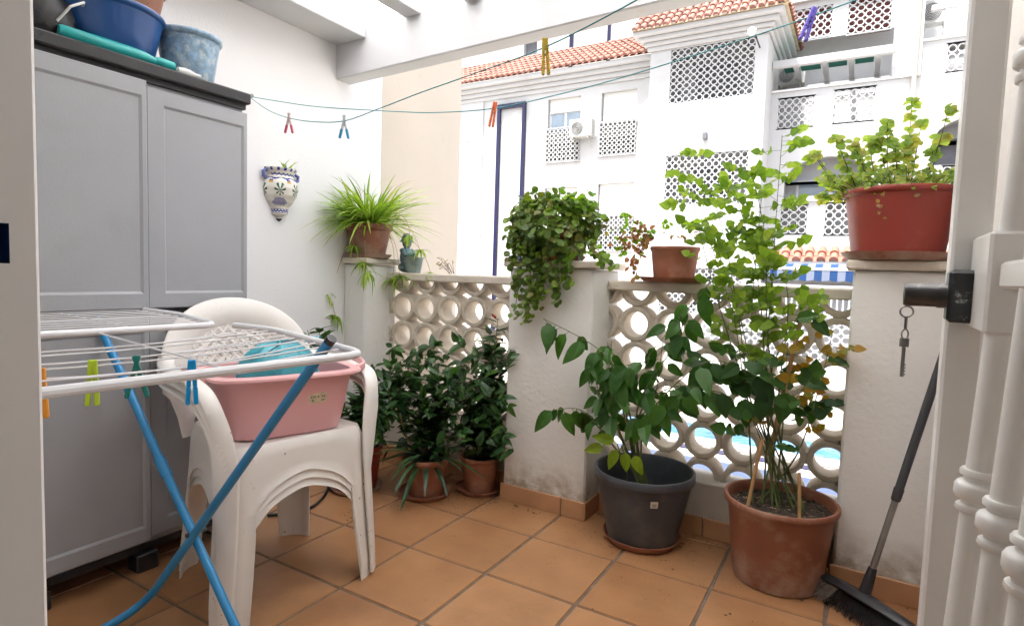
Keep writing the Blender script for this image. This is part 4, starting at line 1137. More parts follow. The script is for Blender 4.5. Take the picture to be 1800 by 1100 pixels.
coll((legD.x,yM-.19,.0145),(0,1,0),.0135,.02,'leg_joint')
coll(legA+V((0,0,.008)),(0,0,1),.014,.03,'end_cap'); coll(legC+(legC-legD).normalized()*.007,legC-legD,.0119,.014,'end_cap')
coll(at(345,935,1,yL-.013),(0,1,0),.006,.055,'pivot')
RKG='pegs hanging on the drying rack'
def rpeg(px,py,z,label,c,ang,spr):
    p=at(px,py,2,z); peg(p,ang,spr,label,c,None,YAW-.5,.075,RKG)
rpeg(74,655,.868,'orange peg on the drying rack next to the door frame',(.75,.30,.02),.1,.14)
rpeg(163,640,.868,'lime green peg on the drying rack',(.45,.62,.02),.02,.05)
rpeg(240,632,.868,'teal green peg on the drying rack, legs spread',(.0,.20,.17),.0,.25)
rpeg(337,640,.868,'bright blue peg clipped on the front tube of the drying rack',(.0,.32,.72),.0,.05)
# ------------------------------------------------------------------ gate on the right and door post on the left
t=thing('metal_gate','open white metal gate with round bars and ringed ornaments at the right edge','gate',(1.9,-.6,0))
MB().box(1.868,1.916,-.205,-.160,.02,2.05,bev=.004).build('stile','steelw',t)
MB().box(1.90,1.945,-1.06,-1.02,.02,2.05,bev=.004).build('stile','steelw',t)
def yx(y): return 1.899+(-.326-y)*.05
for y in (-.326,-.453,-.566,-.68,-.80,-.92):
    x=yx(y); r=.0150; pr_=[(r,.06)]
    for zc in (.775,1.345):
        for dz,rad in ((-.030,r),(-.0295,r*1.28),(-.026,r*1.40),(-.021,r*1.36),(-.0185,r*1.04),(-.014,r*1.06),(-.011,r*1.48),(-.006,r*1.66),(.006,r*1.66),(.011,r*1.48),(.014,r*1.06),(.0185,r*1.04),(.021,r*1.36),(.026,r*1.40),(.0295,r*1.28),(.030,r)): pr_.append((rad,zc+dz))
    pr_.append((r,2.0)); MB().lathe(pr_,24,T=Matrix.Translation((x+.016,y,1.05))@Matrix.Rotation(.04,4,'Y')@Matrix.Translation((0,0,-1.05))).build('bar','steelw',t,True,50)
for (a,b,y0,y1) in ((.02,.06,-1.018,-.207),(2.0,2.04,-1.018,-.207)): MB().box(1.885,1.915,y0,y1,a,b,bev=.003).build('rail','steelw',t)
lk=MB().box(1.893,1.935,-.345,-.2065,.990,1.125,bev=.004).build('lock_case','steelw',t)
MB().box(1.905,1.930,-1.018,-.3465,1.050,1.085,bev=.004).build('rail','steelw',t)
MB().box(1.864,1.900,-.246,-.2068,.998,1.076,bev=.005).build('lock_plate','blackm',lk)
Tc=Matrix.Translation((1.8645,-.226,1.037))@Matrix.Rotation(-PI/2,4,'Y')
M['lockm']=mat('dark_lock_steel',(.10,.10,.10),.35,.3,30,metal=.7,stain=(.35,.33,.3),stain_scale=30,stain_t=(.62,.75))
MB().lathe([(.001,-.0005),(.0185,0),(.019,.010),(.0175,.013),(.0175,.050),(.016,.054),(.001,.055)],28,T=Tc).build('lock_cylinder','lockm',lk,True,45)
kx=1.816
t=thing('hanging_key','small steel key dangling on split rings below the gate lock','key',(kx,-.226,1.012))
def torus(c,R,r,T3,seg=18,sg=6):
    mb=MB(); pts=[T3@V((R*math.cos(2*PI*k/seg),0,R*math.sin(2*PI*k/seg)))+V(c) for k in range(seg+1)]; return mb.tube(pts,r,sg,False)
torus((kx,-.226,1.010),.0085,.0013,Matrix.Identity(3)).build('split_ring','chrome',t,True)
torus((kx,-.226,.975),.0075,.0012,Matrix.Rotation(.9,3,'Z')).build('split_ring','chrome',t,True)
MB().tube([(kx,-.226,1.001),(kx,-.226,.989),(kx,-.226,.983)],.0022,6).build('link','chrome',t)
MB().box(kx-.0065,kx+.0065,-.2275,-.2245,.955,.969,bev=.001).build('key_head','chrome',t)
mb=MB(); mb.box(kx-.0026,kx+.0026,-.2275,-.2245,.908,.9548,bev=.0006)
for k in range(4): mb.box(kx+.0027,kx+.0042,-.227,-.225,.911+k*.005,.9135+k*.005)
mb.build('key_blade','chrome',t)
t=thing('door_frame','white painted door frame post with a dark latch hole at the left edge','door frame',(1.13,-1.15,0))
mb=MB()
hz0,hz1,hy0,hy1=1.045,1.077,-1.140,-1.1205
# face x=1.16 with a hole
def hx(mb,x,ys,zs,hole):
    Ys=sorted({*ys,hole[0],hole[1]});Zs=sorted({*zs,hole[2],hole[3]})
    for i in range(len(Ys)-1):
        for j in range(len(Zs)-1):
            cy=(Ys[i]+Ys[i+1])/2;cz=(Zs[j]+Zs[j+1])/2
            if hole[0]<cy<hole[1] and hole[2]<cz<hole[3]: continue
            mb.quad((x,Ys[i],Zs[j]),(x,Ys[i+1],Zs[j]),(x,Ys[i+1],Zs[j+1]),(x,Ys[i],Zs[j+1]))
hx(mb,1.16,(-1.20,-1.103),(0,2.15),(hy0,hy1,hz0,hz1))
for a,b in (((1.16,-1.103),(1.157,-1.10)),((1.157,-1.10),(1.1005,-1.10)),((1.1005,-1.10),(1.1005,-1.20)),((1.1005,-1.20),(1.16,-1.20))):
    mb.quad((a[0],a[1],0),(a[0],a[1],2.15),(b[0],b[1],2.15),(b[0],b[1],0))
M['post']=mat('white_door_paint',(.90,.90,.89),.4,.02,6,.05,25)
mb.build('post','post',t)
mb=MB(); mb.quad((1.135,hy0,hz0),(1.135,hy1,hz0),(1.135,hy1,hz1),(1.135,hy0,hz1))
mb.quad((1.16,hy1,hz0),(1.16,hy1,hz1),(1.135,hy1,hz1),(1.135,hy1,hz0)); mb.quad((1.16,hy0,hz0),(1.135,hy0,hz0),(1.135,hy0,hz1),(1.16,hy0,hz1)); mb.quad((1.16,hy0,hz1),(1.16,hy1,hz1),(1.135,hy1,hz1),(1.135,hy0,hz1)); mb.quad((1.16,hy0,hz0),(1.16,hy1,hz0),(1.135,hy1,hz0),(1.135,hy0,hz0))
mb.build('latch_hole','navyplastic',t)
mb=MB(); 
# ------------------------------------------------------------------ broom
t=thing('broom','broom with black and silver handle leaning behind the gate','broom',(1.80,.82,0))
B0=V((1.826,.785,.080)); B1=V((2.005,.890,.93))
d=(B1-B0)
MB().tube([B0+d*.09,B0+d*.36],.0095,14).build('metal_tube','chrome',t,True)
MB().tube([B0+d*.355,B0+d*.36,B0+d*.40,B0+d*.405,B0+d*1.0],[.0105,.0135,.0145,.0125,.0125],14).build('grip_tube','dark',t,True,50)
MB().tube([B0-d*.02,B0+d*.05,B0+d*.10],[.018,.016,.0125],14).build('socket','dark',t,True,50)
hd=V((.77,-.64,0)).normalized(); sdv=V((-hd.y,hd.x,0))
mb=MB(); cc=V((1.828,.768,.062))
Tb=Matrix(((hd.x,sdv.x,0,cc.x),(hd.y,sdv.y,0,cc.y),(0,0,1,cc.z),(0,0,0,1)))
pts_=[Tb@V((x,0,z)) for x,z in ((-.155,.004),(-.14,.008),(-.07,.012),(0,.014),(.07,.012),(.14,.008),(.155,.004))]
MB().ribbon(pts_,[.03,.045,.05,.055,.05,.045,.03],[.012,.018,.022,.024,.022,.018,.012],sdv,.6).build('head','dark',t,True,50)
mb=MB()
for k in range(900):
    x=U(-.15,.15);y=U(-.022,.022); mb.cur=0 if (x<-.085 and random.random()<.9) else 1
    fl=x/.15*.03; p0=Tb@V((x,y,-.002)); p1=Tb@V((x+fl*.6+U(-.006,.006),y*1.4-.006,-.03)); p2=Tb@V((x+fl*1.6+U(-.012,.012),y*1.9-.012+U(-.006,.006),-.059+U(0,.008)))
    mb.tube([p0,p1,p2],[.0011,.0010,.0007],3,False)
mb.build('bristles',['bris','dark'],t)
# ------------------------------------------------------------------ plants
def bez(a,b,c,n=10): return [a*(1-k/n)**2+b*2*(k/n)*(1-k/n)+c*(k/n)**2 for k in range(n+1)]
def rv(s=1): return V((U(-s,s),U(-s,s),U(-s,s)))
def ev(path,f):
    x=f*(len(path)-1); i=min(int(x),len(path)-2); return path[i].lerp(path[i+1],x-i),(path[i+1]-path[i]).normalized()
ovate=lambda t: (math.sin(PI*t**.62))**.85 if t<1 else 0
roundl=lambda t: math.sqrt(max(0,1-(2*t-1)**2))
strap=lambda t: min(1,t*8+.3)*(1-t**3)**.8
def rose_leaf(ml,ms,p,d,L=.05):
    """compound leaf: petiole with 5 leaflets"""
    d=(d+V((0,0,.25))+rv(.25)).normalized(); q=p+d*L*1.9+V((0,0,-.01)); ms.tube([p,q],.0009,3,False)
    side=d.cross(V((0,0,1))); side=side.normalized() if side.length>.01 else V((1,0,0)); n=V((.1,-1.0,.4))+rv(.5)
    ml.leaf(q,d+rv(.15),n,L*U(.95,1.2),L*.80,U(.0,.25),.10,5,ovate)
    for f in (.82,.45):
        c=p.lerp(q,f)
        for s in (-1,1): ml.leaf(c,(side*s+d*.5+rv(.15)),n,L*U(.8,1.05),L*.76,U(.0,.25),.10,5,ovate)
# --- spider plant on the left pillar
t=pot('spider_plant','bushy spider plant in a clay pot on the corner pillar','potted plant',(-.575,1.045,1.106),.128,.088,.175,'terra2',.012,.035,soil=.85,saucer=(.125,.022,'terra2'))
c0=V((-.575,1.045,1.106+.165))
mb=MB(); dr=MB()
for k in range(290):
    a=U(0,2*PI); e=U(.05,1.25); r0=U(0,.07); d=V((math.cos(a)*math.cos(e),math.sin(a)*math.cos(e),math.sin(e)))
    if d.x<0: d.x*=.55
    L=U(.20,.38); p=c0+V((math.cos(a)*r0,math.sin(a)*r0,0))
    mb.leaf(p,d+V((0,0,.25)),V((0,0,1))+rv(.3),L,U(.009,.015),U(.25,.75),.35,8,strap)
    if k%5==0: dr.leaf(p+(d+V((0,0,.25))).normalized()*L*.55,d,V((0,0,1)),L*.5,.005,.5,.2,4,strap)
# leaves leaning along the wall to the left
for k in range(60):
    p=c0+V((U(-.03,.03),U(-.06,.02),0)); mb.leaf(p,V((U(-.05,.35),U(-1,-.5),U(.2,1.1))),V((0,0,1)),U(.26,.42),U(.010,.014),U(.3,.8),.35,8,strap)
mb.build('foliage','lf_spider',t); dr.build('dry_leaves','lf_spdry',t)
def plantlet(ml,p,n=14,L=.10,w=.0115,down=.4):
    for k in range(n):
        a=U(0,2*PI); ml.leaf(p,V((math.cos(a),math.sin(a),U(-.5,.6)-down*.3)),V((0,0,1)),L*U(.6,1.15),w,U(.3,1.0),.3,6,strap)
ml=MB(); ms=MB()
for (tip,mid,L) in [(at(570,515,1,.86),at(552,430,1,.95),.10),(at(590,555,1,.88),at(570,520,1,.86),.09),(at(638,462,1,.93),at(600,430,1,.95),.09),(at(622,432,1,.92),at(610,410,1,.95),.07),(at(702,485,1,1.10),at(700,400,1,1.05),.10),(at(690,490,1,1.12),at(705,410,1,1.05),.09),(at(738,440,1,1.12),at(715,370,1,1.05),.08),(at(757,480,1,1.14),at(738,410,1,1.08),.06),(at(720,415,1,1.08),at(720,360,1,1.05),.07),(at(560,395,1,.85),at(575,370,1,.95),.08),(at(645,478,1,.92),at(642,465,1,.92),.10)]:
    s0=c0 if L>.065 else c0; ms.tube(bez(c0+V((U(-.05,.05),-.05,.03)),mid+V((0,0,.04)),tip,12),.0014,4,False); ml=MB(); plantlet(ml,tip,20,L); ml.build('plantlet','lf_spider',t)
ms.build('runners','cane',t)
# --- figurine
fp=at(722,481,1,1.19); fp.z=1.033
t=thing('garden_figurine','small glazed figurine of a seated child on the corner coping','figurine',fp)
mb=MB()
def blob(mb,c,rx,ry,rz,seg=18):
    pr_=[(max(.001,math.sin(PI*k/10)),-math.cos(PI*k/10)) for k in range(11)]
    b=len(mb.v); T_=Matrix.Translation(c)@Matrix.Diagonal((rx,ry,rz,1)); return mb.lathe(pr_,seg,T=T_)
fx=fp+V((-.035,0,0))
blob(mb,fx+V((0,0,.03)),.045,.045,.03); blob(mb,fx+V((.0,0,.085)),.036,.036,.06); blob(mb,fx+V((.022,-.02,.05)),.035,.022,.022); blob(mb,fx+V((.022,.022,.05)),.035,.022,.022)
mb.tube([fx+V((.0,-.035,.125)),fx+V((.03,-.045,.09)),fx+V((.055,-.02,.10))],[.016,.014,.011],8); mb.tube([fx+V((.0,.035,.125)),fx+V((.03,.045,.09)),fx+V((.055,.02,.10))],[.016,.014,.011],8)
mb.build('body','fig',t,True,60)
mb=MB(); blob(mb,fx+V((.004,0,.163)),.026,.026,.03); blob(mb,fx+V((.030,-.0,.160)),.006,.005,.006,8); mb.build('head','figpot',t,True,60)
mb=MB(); mb.lathe([(.040,.170),(.036,.176),(.028,.185),(.024,.205),(.010,.218),(.001,.220)],18,fx+V((.0,0,0))); mb.build('hat','fig',t,True,60)
q=fp+V((.035,-.02,0)); q.z=1.033
t=thing('small_bucket_pot','small grey green bucket pot beside the figurine on the coping','pot',q)
MB().lathe([(.001,0),(.038,0),(.040,.006),(.052,.075),(.056,.076),(.056,.086),(.050,.086),(.046,.06),(.001,.055)],28,q).build('pot_body','figpot',t,True,40)
# dead twigs on the coping
t=thing('dry_twigs','dry wiry plantlet caught on the coping beside the small bucket pot','plant',at(800,487,1,1.16))
mb=MB(); ml=MB(); q=at(792,486,1,1.16); q.z=1.036
for k in range(10):
    e=q+V((U(-.10,.03),U(-.03,.03),U(.01,.09))); mb.tube(bez(q+V((U(-.02,.03),0,0)),q.lerp(e,.5)+V((0,0,.03)),e,5),.0011,4,False); ml.leaf(e,rv(),rv(),.03,.008,.5,.2,4)
for k in range(8):
    ml.leaf(q,V((U(-1,1),U(-1,-.2),U(-1,.2))),V((0,0,1)),.05,.006,.6,.2,4,strap)
mb.build('twig','stemb',t); ml.build('leaves','lf_spdry',t)
# --- centre ball of leaves
PC=(.60,1.03,1.112)
t=pot('trailing_plant','round ball of small leaves trailing down the middle pillar','potted plant',PC,.105,.085,.12,'redpot',.010,.025,soil=.8,saucer=(.115,.02,'redpot'))
cb=V((.585,.99,1.265)); ml=MB(); ml2=MB(); ms=MB()
def lf(mlx,p,out,L):
    d=(out*.6+V((0,0,-.5))+rv(.6)); mlx.leaf(p,d,out+V((0,0,.4))+rv(.4),L,L*.9,U(0,.35),.15,5,roundl)
for k in range(1500):
    a=U(0,2*PI); z=U(-1,1); r=(1-z*z)**.5; o=V((math.cos(a)*r,math.sin(a)*r,z)); sh=U(.72,1.0)
    bump=1+.13*math.sin(a*3+z*4)+.08*math.sin(a*7-z*5)
    p=cb+V((o.x*.20*bump,o.y*.17*bump,o.z*(.135 if z>0 else .15)*bump))*sh
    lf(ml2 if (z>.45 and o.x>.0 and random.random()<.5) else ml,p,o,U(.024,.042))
# trailing strands: (start px, end px)
for (a,m_,e) in [((940,430),(930,480),(925,560)),((930,430),(915,480),(905,545)),((960,440),(950,500),(945,545)),((980,440),(985,480),(975,530)),((920,420),(908,470),(918,520)),((1000,440),(1000,460),(995,500)),((940,440),(960,480),(950,520)),((915,400),(900,440),(900,470)),((905,380),(895,400),(905,430)),((970,440),(965,480),(985,510)),((950,440),(935,470),(938,505)),((1020,420),(1060,440),(1075,470)),((945,500),(935,540),(905,552))]:
    P_=bez(at(*a,1,.88),at(*m_,1,.905),at(*e,1,.90),12); ms.tube(P_,.0016,4,False)
    for k in range(34):
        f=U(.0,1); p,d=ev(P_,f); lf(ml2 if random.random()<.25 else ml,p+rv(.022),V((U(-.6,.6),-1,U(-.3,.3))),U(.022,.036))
for k in range(26):
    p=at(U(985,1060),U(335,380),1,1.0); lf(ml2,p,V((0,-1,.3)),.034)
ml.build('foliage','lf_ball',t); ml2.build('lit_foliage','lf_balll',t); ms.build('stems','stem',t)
# --- clay pot on the right coping with reddish trailing leaves
PR=at(1184,490,1,1.165); PR.z=1.033
t=pot('clay_pot_plant','clay pot on the coping with reddish drying leaves hanging at its left','potted plant',PR,.103,.083,.14,'terra',.006,.02,soil=.9,saucer=(.145,.02,'terra'))
ml=MB(); mg=MB(); ms=MB()
for (a,m_,e,n_) in [((1145,418),(1110,400),(1070,440),26),((1150,418),(1120,385),(1085,380),20),((1150,420),(1120,410),(1115,490),26),((1150,418),(1130,400),(1130,450),22),((1145,420),(1095,420),(1090,450),24),((1145,420),(1120,420),(1105,480),20),((1150,418),(1100,395),(1065,405),16)]:
    P_=bez(at(*a,1,1.13),at(*m_,1,1.10),at(*e,1,1.09),10); ms.tube(P_,.0014,4,False)
    for k in range(n_):
        p,d=ev(P_,U(.15,1)); (mg if e[1]<460 and random.random()<.45 else ml).leaf(p+rv(.012),rv()+V((0,0,-.3)),V((0,-1,.3))+rv(.5),U(.018,.032),U(.014,.024),U(0,.6),.25,4,roundl)
for k in range(22): ml.leaf(at(U(1140,1222),U(410,419),1,U(1.10,1.2)),rv()+V((0,0,.2)),V((0,0,1))+rv(.4),.03,.012,.3,.3,4)
P_=bez(at(1184,416,1,1.16),at(1188,405,1,1.16),at(1172,396,1,1.16),5); ms.tube(P_,.001,4,False)
for k in range(7): mg.leaf(P_[-1]+rv(.01),rv(),V((0,-1,.4)),.026,.018,.1,.2,4,roundl)
ml.build('dry_leaves','lf_red',t); mg.build('foliage','lf_balll',t); ms.build('stems','stemb',t)
# --- mint pot on right pillar
PM=V((1.852,1.035,1.132))
t=pot('mint_pot','large red plastic pot of leggy mint on the right pillar','potted plant',PM,.170,.132,.225,'redpot',.010,.022,soil=.9,saucer=(.165,.026,'terra2'))
ml=MB(); ms=MB()
def whorl(p,L=.02,n=4):
    nn=V((U(-.3,.3),-.8,.7))
    for k in range(n):
        a=U(0,2*PI)+k*2*PI/n; dd=V((math.cos(a),math.sin(a)*.5,math.sin(a)*.8+U(-.2,.4))); ml.leaf(p,dd,nn+rv(.35),L*U(.8,1.25),L*.85,U(0,.4),.15,4,roundl)
zS=PM.z+.20
tops=[(1603,178,2),(1668,188,2),(1470,245,2),(1435,275,2),(1560,215,3),(1545,240,3),(1600,245,2),(1640,265,1),(1620,215,2),(1510,270,3),(1480,290,3),(1455,315,2),(1445,345,2),(1430,270,1),(1530,245,3),(1572,250,3),(1655,240,2),(1675,300,1),(1590,270,2),(1500,250,2),(1520,300,3),(1650,310,2)]
for (px,py,dn) in tops:
    top=at(px,py,1,1.02+U(-.06,.06)); b_=V((PM.x+(top.x-PM.x)*.45+U(-.02,.02),PM.y+U(-.05,.05),zS))
    P_=bez(b_,V(((b_.x+top.x)/2+U(-.02,.02),(b_.y+top.y)/2,b_.z+(top.z-b_.z)*.35)),top,10); ms.tube(P_,[.0018]*8+[.0012]*3,5,False)
    L=U(.024,.032)
    whorl(P_[-1],L,5); whorl(P_[-1]+V((0,0,-.012)),L*1.1,4)
    for k in range(3+dn*5):
        p,d=ev(P_,U(.15,.95)); 
        if dn<3 and random.random()<.4: continue
        whorl(p,U(.013,.024),3)
for k in range(150):
    a=U(0,2*PI); r=U(0,.16); b_=PM+V((math.cos(a)*r*.8,math.sin(a)*r*.8,.195)); e=b_+V((math.cos(a)*r*.6+U(-.04,.04),math.sin(a)*r*.4+U(-.03,.03),U(.02,.10)*(1.2-r*2)))
    P_=bez(b_,b_+V((U(-.02,.02),0,.03)),e,4); ms.tube(P_,.0012,4,False); whorl(e,U(.012,.020),4); whorl(b_.lerp(e,.5),U(.010,.016),3)
for k in range(26):
    p=at(U(1440,1500),U(300,352),1,1.0+U(-.05,.05)); whorl(p,U(.014,.020),3)
ml.build('foliage','lf_mint',t); ms.build('stems','stemb',t)
mb=MB(); 
for (px,py) in ((1552,360),(1548,372),(1556,380),(1540,350),(1606,345),(1545,365),(1550,345)):
    mb.leaf(at(px,py,1,PM.y-.165),rv(),V((0,-1,0)),.022,.012,.5,.3,4)
mb.build('dead_leaves','lf_spdry',t)
# --- charcoal pot with broad leaves
PG=V((1.06,.925,0))
t=pot('broad_leaf_plant','charcoal round pot with a sprawling plant of big drooping leaves','potted plant',PG,.198,.135,.285,'greypot',.012,.040,soil=.58,saucer=(.155,.030,'terra'))
p_=PG+V((.07,-.165,.19))
nrm=V((.50,-.86,0)).normalized()
sd_=V((nrm.y*-1,nrm.x,0)).normalized(); rr_=.178
q=PG+nrm*.1815+V((0,0,.212)); mb=MB(); mb.add([q-sd_*.014-V((0,0,.012)),q+sd_*.014-V((0,0,.012)),q+sd_*.014+V((0,0,.014))+nrm*.004,q-sd_*.014+V((0,0,.014))+nrm*.004],[(0,1,2,3)]); st=mb.build('sticker','paperw',t)
mb=MB(); q2=q+nrm*.0012
for k in range(4): mb.add([q2-sd_*(.009-k*.001)+V((0,0,-.006+k*.004))+nrm*.0012,q2+sd_*.008+V((0,0,-.006+k*.004))+nrm*.0012,q2+sd_*.008+V((0,0,-.004+k*.004))+nrm*.0016,q2-sd_*(.009-k*.001)+V((0,0,-.004+k*.004))+nrm*.0016],[(0,1,2,3)])
mb.build('print','ink',st)
ml=MB(); ms=MB(); mn=MB()
# branches: list of (waypoints px, depth y plane end, leaves)
br=[([(1105,810),(1090,700),(1060,620),(955,560)],.80,13),([(1105,810),(1100,720),(1130,640),(1250,495)],.92,13),([(1110,810),(1120,740),(1180,680),(1270,690)],.88,11),([(1105,810),(1120,760),(1230,640),(1310,650)],.92,11),([(1100,810),(1060,760),(1020,720),(975,720)],.78,9),([(1105,810),(1090,760),(1070,680),(1075,600)],.88,11),([(1105,810),(1110,760),(1150,700),(1165,600)],.95,10),([(1100,800),(1095,790),(1098,785),(1095,795)],.76,0),([(1108,810),(1130,750),(1160,720),(1200,690)],.82,8),([(1105,810),(1100,700),(1090,650),(1110,640)],.85,9),([(1105,810),(1080,740),(1050,680),(1040,620)],.86,10),([(1106,810),(1120,720),(1190,600),(1200,560)],.93,10)]
for (w,yend,nl) in br:
    n_=len(w); P0=V((PG.x+U(-.03,.03),PG.y+U(-.03,.03),.19)); pp=[P0]+[at(*w[k],1,.90+(yend-.90)*k/(n_-1)) for k in range(1,n_)]
    P_=smoothpts(pp,5); ms.tube(P_,[max(.0016,.0048*(1-k/len(P_))) for k in range(len(P_))],6,False)
    nl=int(nl*1.45)
    for k in range(nl):
        f=.38+.62*(k+U(0,.8))/max(1,nl); p,d=ev(P_,min(1,f)); sidv=rv(1); sidv.z*=.4
        dd=(sidv.normalized()*.8+d*.3+V((0,0,-.85))).normalized(); q=p+dd*.022+V((0,0,.008)); ms.tube([p,q],.0012,4,False)
        big=U(.075,.128); ml.leaf(q,dd+V((0,0,-.35)),V((U(-.4,.4),-1,.5)),big,big*.47,U(.05,.45),.20,7,ovate)
# young bright leaves hanging over the rim
for (px,py,dx,dz) in ((1085,790,-.3,-.8),(1100,795,.1,-1),(1060,785,-.7,-.2),(1115,800,.5,-.9),(1080,775,-.5,.1)):
    p=at(px,py,1,.735); mn.leaf(p,V((dx,-.25,dz)),V((0,-1,.3)),U(.075,.10),.042,.2,.2,7,ovate)
p=at(1085,780,1,.76); ms.tube([V((PG.x-.05,PG.y-.05,.19)),V((PG.x-.03,PG.y-.12,.30)),p],.002,5,False)
ml.build('foliage','lf_pep',t); mn.build('young_leaves','lf_pepn',t); ms.build('stems','stem',t)
# --- rose pot
PB=V((1.56,.905,0))
t=pot('rose_plant','big terracotta pot with a tall spindly rose tied to canes','potted plant',PB,.188,.145,.292,'terra2',.014,.026,soil=.88,seg=56)
ml=MB();md=MB();my=MB();ms=MB()
ro=[([(1345,870),(1330,700),(1290,520),(1190,258)],1.0,18,'t'),([(1350,870),(1350,700),(1360,450),(1375,238)],1.0,26,'t'),([(1340,870),(1320,720),(1290,560),(1240,400)],.98,15,'t'),([(1355,870),(1345,650),(1330,480),(1290,330)],1.0,19,'t'),([(1360,870),(1370,680),(1385,520),(1350,400)],1.0,15,'t'),([(1350,870),(1345,720),(1320,600),(1340,330)],1.02,18,'t'),([(1345,870),(1350,700),(1400,560),(1450,545)],.9,5,'t'), ([(1340,870),(1300,650),(1240,450),(1215,330)],1.0,12,'t'),([(1345,870),(1310,650),(1280,450),(1250,330)],1.02,12,'t'),([(1350,870),(1350,600),(1345,420),(1320,300)],1.0,13,'t'),
 ([(1360,870),(1400,800),(1440,680),(1462,590)],.92,8,'y'),([(1355,870),(1375,760),(1380,680),(1385,600)],.92,7,'y'),([(1350,870),(1350,760),(1370,690),(1360,620)],.96,5,'y'),
 ([(1345,870),(1340,780),(1300,700),(1240,650)],.90,5,'d'),([(1350,870),(1350,760),(1330,680),(1310,620)],.88,5,'d'),([(1350,870),(1370,750),(1400,700),(1430,660)],.84,4,'d')]
for (w,yend,nl,kd) in ro:
    n_=len(w); P0=V((PB.x+U(-.09,.09),PB.y+U(-.05,.05),.25)); pp=[P0]+[at(*w[k],1,.905+(yend-.905)*k/(n_-1)) for k in range(1,n_)]
    P_=smoothpts(pp,6); ms.tube(P_,[max(.0013,.0042*(1-k/len(P_))) for k in range(len(P_))],6,False)
    for k in range(nl):
        f=(.50 if kd=='t' else .35)+(.50 if kd=='t' else .6)*(k+U(0,.9))/nl; p,d=ev(P_,min(1,f)); a=U(0,2*PI); o=V((math.cos(a),math.sin(a)*.7,U(-.3,.5)))
        hz=p.z
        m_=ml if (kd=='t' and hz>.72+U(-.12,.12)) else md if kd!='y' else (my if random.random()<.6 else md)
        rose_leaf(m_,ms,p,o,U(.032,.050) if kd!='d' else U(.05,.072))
# isolated yellowed leaves
for k in range(24):
    p=at(U(1370,1480),U(560,740),1,U(.85,1.0)); my.leaf(p,rv()+V((0,0,-.4)),V((0,-1,.3))+rv(.4),U(.03,.05),U(.022,.034),U(.1,.5),.25,5,ovate)
# big dark leaves low down
for (px,py,dx,dz,L) in ((1385,690,-.2,-1,.12),(1330,660,.5,-.8,.12),(1345,690,-.1,-1,.11),(1410,665,.8,-.2,.09),(1270,690,.2,-1,.10),(1300,640,-.6,-.5,.09),(1400,560,1,.3,.08),(1430,560,.7,-.7,.08),(1310,700,.1,-1,.11)):
    md.leaf(at(px,py,1,.87),V((dx,-.2,dz)),V((0,-1,.4)),L,L*.55,.2,.2,7,ovate)
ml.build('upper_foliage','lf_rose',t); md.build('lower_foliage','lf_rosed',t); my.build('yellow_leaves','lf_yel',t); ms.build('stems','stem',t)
for (a,b,r) in (((1312,915),(1340,770),.006),((1405,918),(1405,830),.0055)):
    A_=V((0,0,0)); A_=at(a[0],a[1],1,.83); A_.z=.25; B_=at(*b,1,.87); MB().tube([A_,B_],r,8).build('cane','cane',t)
MB().tube([at(1352,800,1,.92),at(1408,560,1,.93)],.0075,8).build('cane','cane',t)
MB().lathe([(.0095,-.008),(.011,0),(.0095,.008)],10,at(1406,562,1,.93)).build('cane_tie','dark',t)
# ------------------------------------------------------------------ three floor pots in the corner
t1=pot('corner_pot','reddish clay pot with a dark shrub, half behind the chair legs','potted plant',(-.255,.66,0),.125,.095,.21,'redpot',.010,.022,soil=.85,saucer=(.125,.024,'terra2'),group='potted shrubs in the corner')
t2=pot('corner_pot','small clay pot of dark strap leaves in the middle of the corner group','potted plant',(.055,.80,0),.112,.085,.175,'terra',.012,.030,soil=.85,saucer=(.128,.024,'terra'),group='potted shrubs in the corner')
t3=pot('corner_pot','small clay pot with a tall dark leafy stem beside the middle pillar','potted plant',(.235,.985,0),.098,.075,.165,'terra',.010,.026,soil=.85,saucer=(.115,.022,'terra'),group='potted shrubs in the corner')
def shrub(t,base,tips,matn,L0,L1,wr,nl,droop=.35,shape=ovate,sp=1):
    ml=MB(); ms=MB()
    for (px,py,y) in tips:
        e=at(px,py,1,y); b=V(base)+V((U(-.03,.03),U(-.03,.03),0)); mid=b.lerp(e,.45)+V((U(-.05,.05),U(-.03,.03),U(.02,.08)))
        P_=bez(b,mid,e,12); ms.tube(P_,[max(.0013,.0034*(1-k/13)) for k in range(13)],5,False)
        for k in range(nl):
            f=.2+.8*(k+U(0,.9))/nl; p,d=ev(P_,min(1,f)); a=U(0,2*PI); L=U(L0,L1); o=V((math.cos(a),math.sin(a),U(-.3,.6)))
            ml.leaf(p,o+d*.5,V((0,0,1))+rv(.4),L,L*wr,U(0,droop*2),.2,5,shape)
    ml.build('foliage',matn,t); ms.build('stems','stemb',t)
shrub(t1,(-.255,.66,.17),[(650,655,.70),(690,670,.7),(660,690,.66),(680,720,.6),(640,690,.64),(705,640,.85),(560,575,.62),(640,650,.68),(660,660,.72),(625,700,.6),(690,640,.75),(655,720,.6),(610,720,.55),(700,690,.7),(540,580,.60),(670,690,.65),(715,655,.78)],'lf_dark',.055,.10,.40,38)
shrub(t1,(-.255,.66,.17),[(665,770,.56),(640,760,.5),(690,750,.6)],'lf_mid',.03,.06,.5,16)
